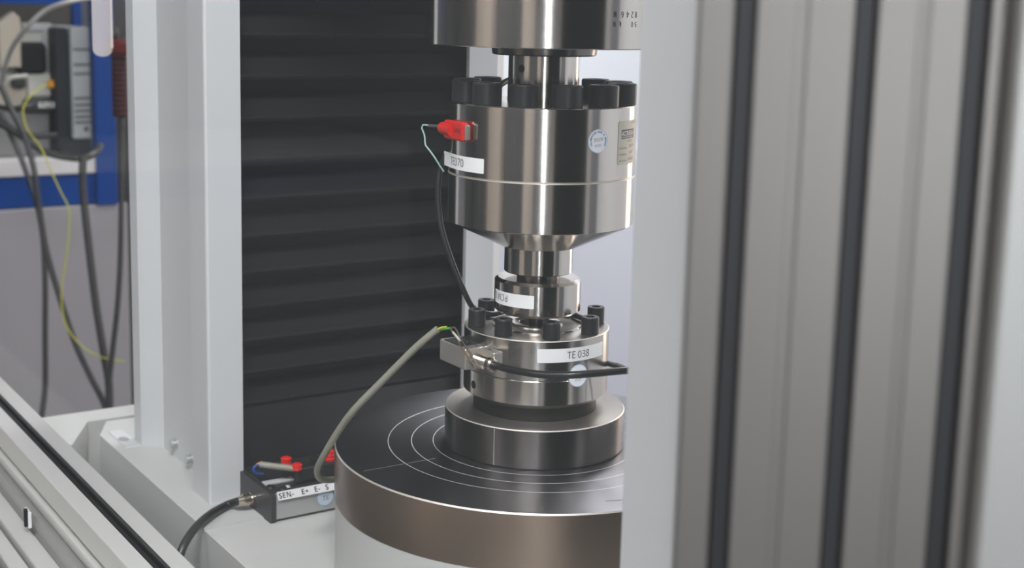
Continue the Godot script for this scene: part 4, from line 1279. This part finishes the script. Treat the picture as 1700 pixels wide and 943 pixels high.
	tag(put("black_cable", s, M.black_cable), "black cable hanging beside the blue bench post below the red tool", "cable")
	s = Shape.new()
	s.tube([Vector3(-0.0448, 0.1363, -1.6505), Vector3(-0.0181, 0.1184, -1.6299), Vector3(0.0171, 0.0887, -1.6015), Vector3(0.0491, 0.0785, -1.5791), Vector3(0.0816, 0.0771, -1.558), Vector3(0.1122, 0.0874, -1.5765), Vector3(0.1318, 0.091, -1.6249)], 0.0068, 14, 0.012)
	tag(put("black_cable", s, M.black_cable), "thick black cable sagging along the worktop in front of the controller unit", "cable")
	s = Shape.new()
	s.tube([Vector3(-0.0233, 0.1595, -1.7375), Vector3(-0.0118, 0.1579, -1.6937), Vector3(0.0076, 0.1628, -1.6823), Vector3(0.0351, 0.1676, -1.7017)], 0.0062, 12, 0.012)
	tag(put("black_cable", s, M.black_cable), "black cable leading to the connector with white letters", "cable")
	s = Shape.new()
	s.tube([Vector3(-0.0368, 0.1436, -1.6829), Vector3(-0.0149, 0.1198, -1.6642), Vector3(0.0307, 0.1067, -1.6926), Vector3(0.0755, 0.1047, -1.7237)], 0.0058, 12, 0.012)
	tag(put("black_cable", s, M.black_cable), "black cable lying on the worktop under the instrument case", "cable")
	s = Shape.new()
	s.tube([Vector3(0.0449, 0.2048, -1.6666), Vector3(0.0215, 0.1935, -1.6553), Vector3(0.0018, 0.177, -1.6406), Vector3(-0.0077, 0.159, -1.6312), Vector3(-0.0061, 0.1273, -1.6119), Vector3(0.005, 0.0984, -1.563), Vector3(0.0149, 0.057, -1.5366), Vector3(0.0292, 0.0146, -1.5192), Vector3(0.0368, -0.0066, -1.5101), Vector3(0.0334, -0.0548, -1.5029), Vector3(0.024, -0.1085, -1.4984), Vector3(0.0151, -0.1568, -1.4947), Vector3(0.0153, -0.2049, -1.4852), Vector3(0.0276, -0.2367, -1.4711), Vector3(0.0514, -0.2629, -1.4508), Vector3(0.078, -0.274, -1.4315), Vector3(0.1015, -0.2778, -1.4157)], 0.0014, 10, 0.01)
	tag(put("yellow_wire", s, M.yellow), "thin yellow green earth wire trailing from the yellow plug down past the bench", "wire")

	# red tool hanging on the post
	var rt := thing("red_tool", "red capped tool with a dark red coiled stem hanging right of the blue post", "tool", Vector3(0.1212, 0.1629, -1.4652))
	o = rt.position
	s = Shape.new()
	s.lathe([Vector2(0.0, -0.012), Vector2(0.024, -0.012), Vector2(0.028, -0.006), Vector2(0.027, 0.008), Vector2(0.018, 0.014), Vector2(0.0, 0.016)], 32, Transform3D(Basis(), Vector3(Vector3(0.1287, 0.2797, -1.4832)) - o))
	put("cap", s, mat(Color(0.32, 0.01, 0.02), 0.5, 0.0, 0.3), rt)
	s = Shape.new()
	var pr := []
	for k in 25:
		pr.append(Vector2(0.0125 + (0.0016 if k % 2 else 0.0), -0.0045 * k))
	s.lathe(pr, 24, Transform3D(Basis(), Vector3(Vector3(0.1259, 0.2659, -1.4823)) - o))
	put("stem", s, M.dark_red, rt)
	s = Shape.new()
	s.lathe([Vector2(0.0, 0.012), Vector2(0.006, 0.012), Vector2(0.009, 0.0), Vector2(0.007, -0.01)], 20, Transform3D(Basis(), Vector3(Vector3(0.1223, 0.305, -1.4923)) - o))
	put("hook", s, M.black, rt)

func moved(s: Shape, by: Vector3) -> Shape:
	for i in s.V.size():
		s.V[i] += by
	return s
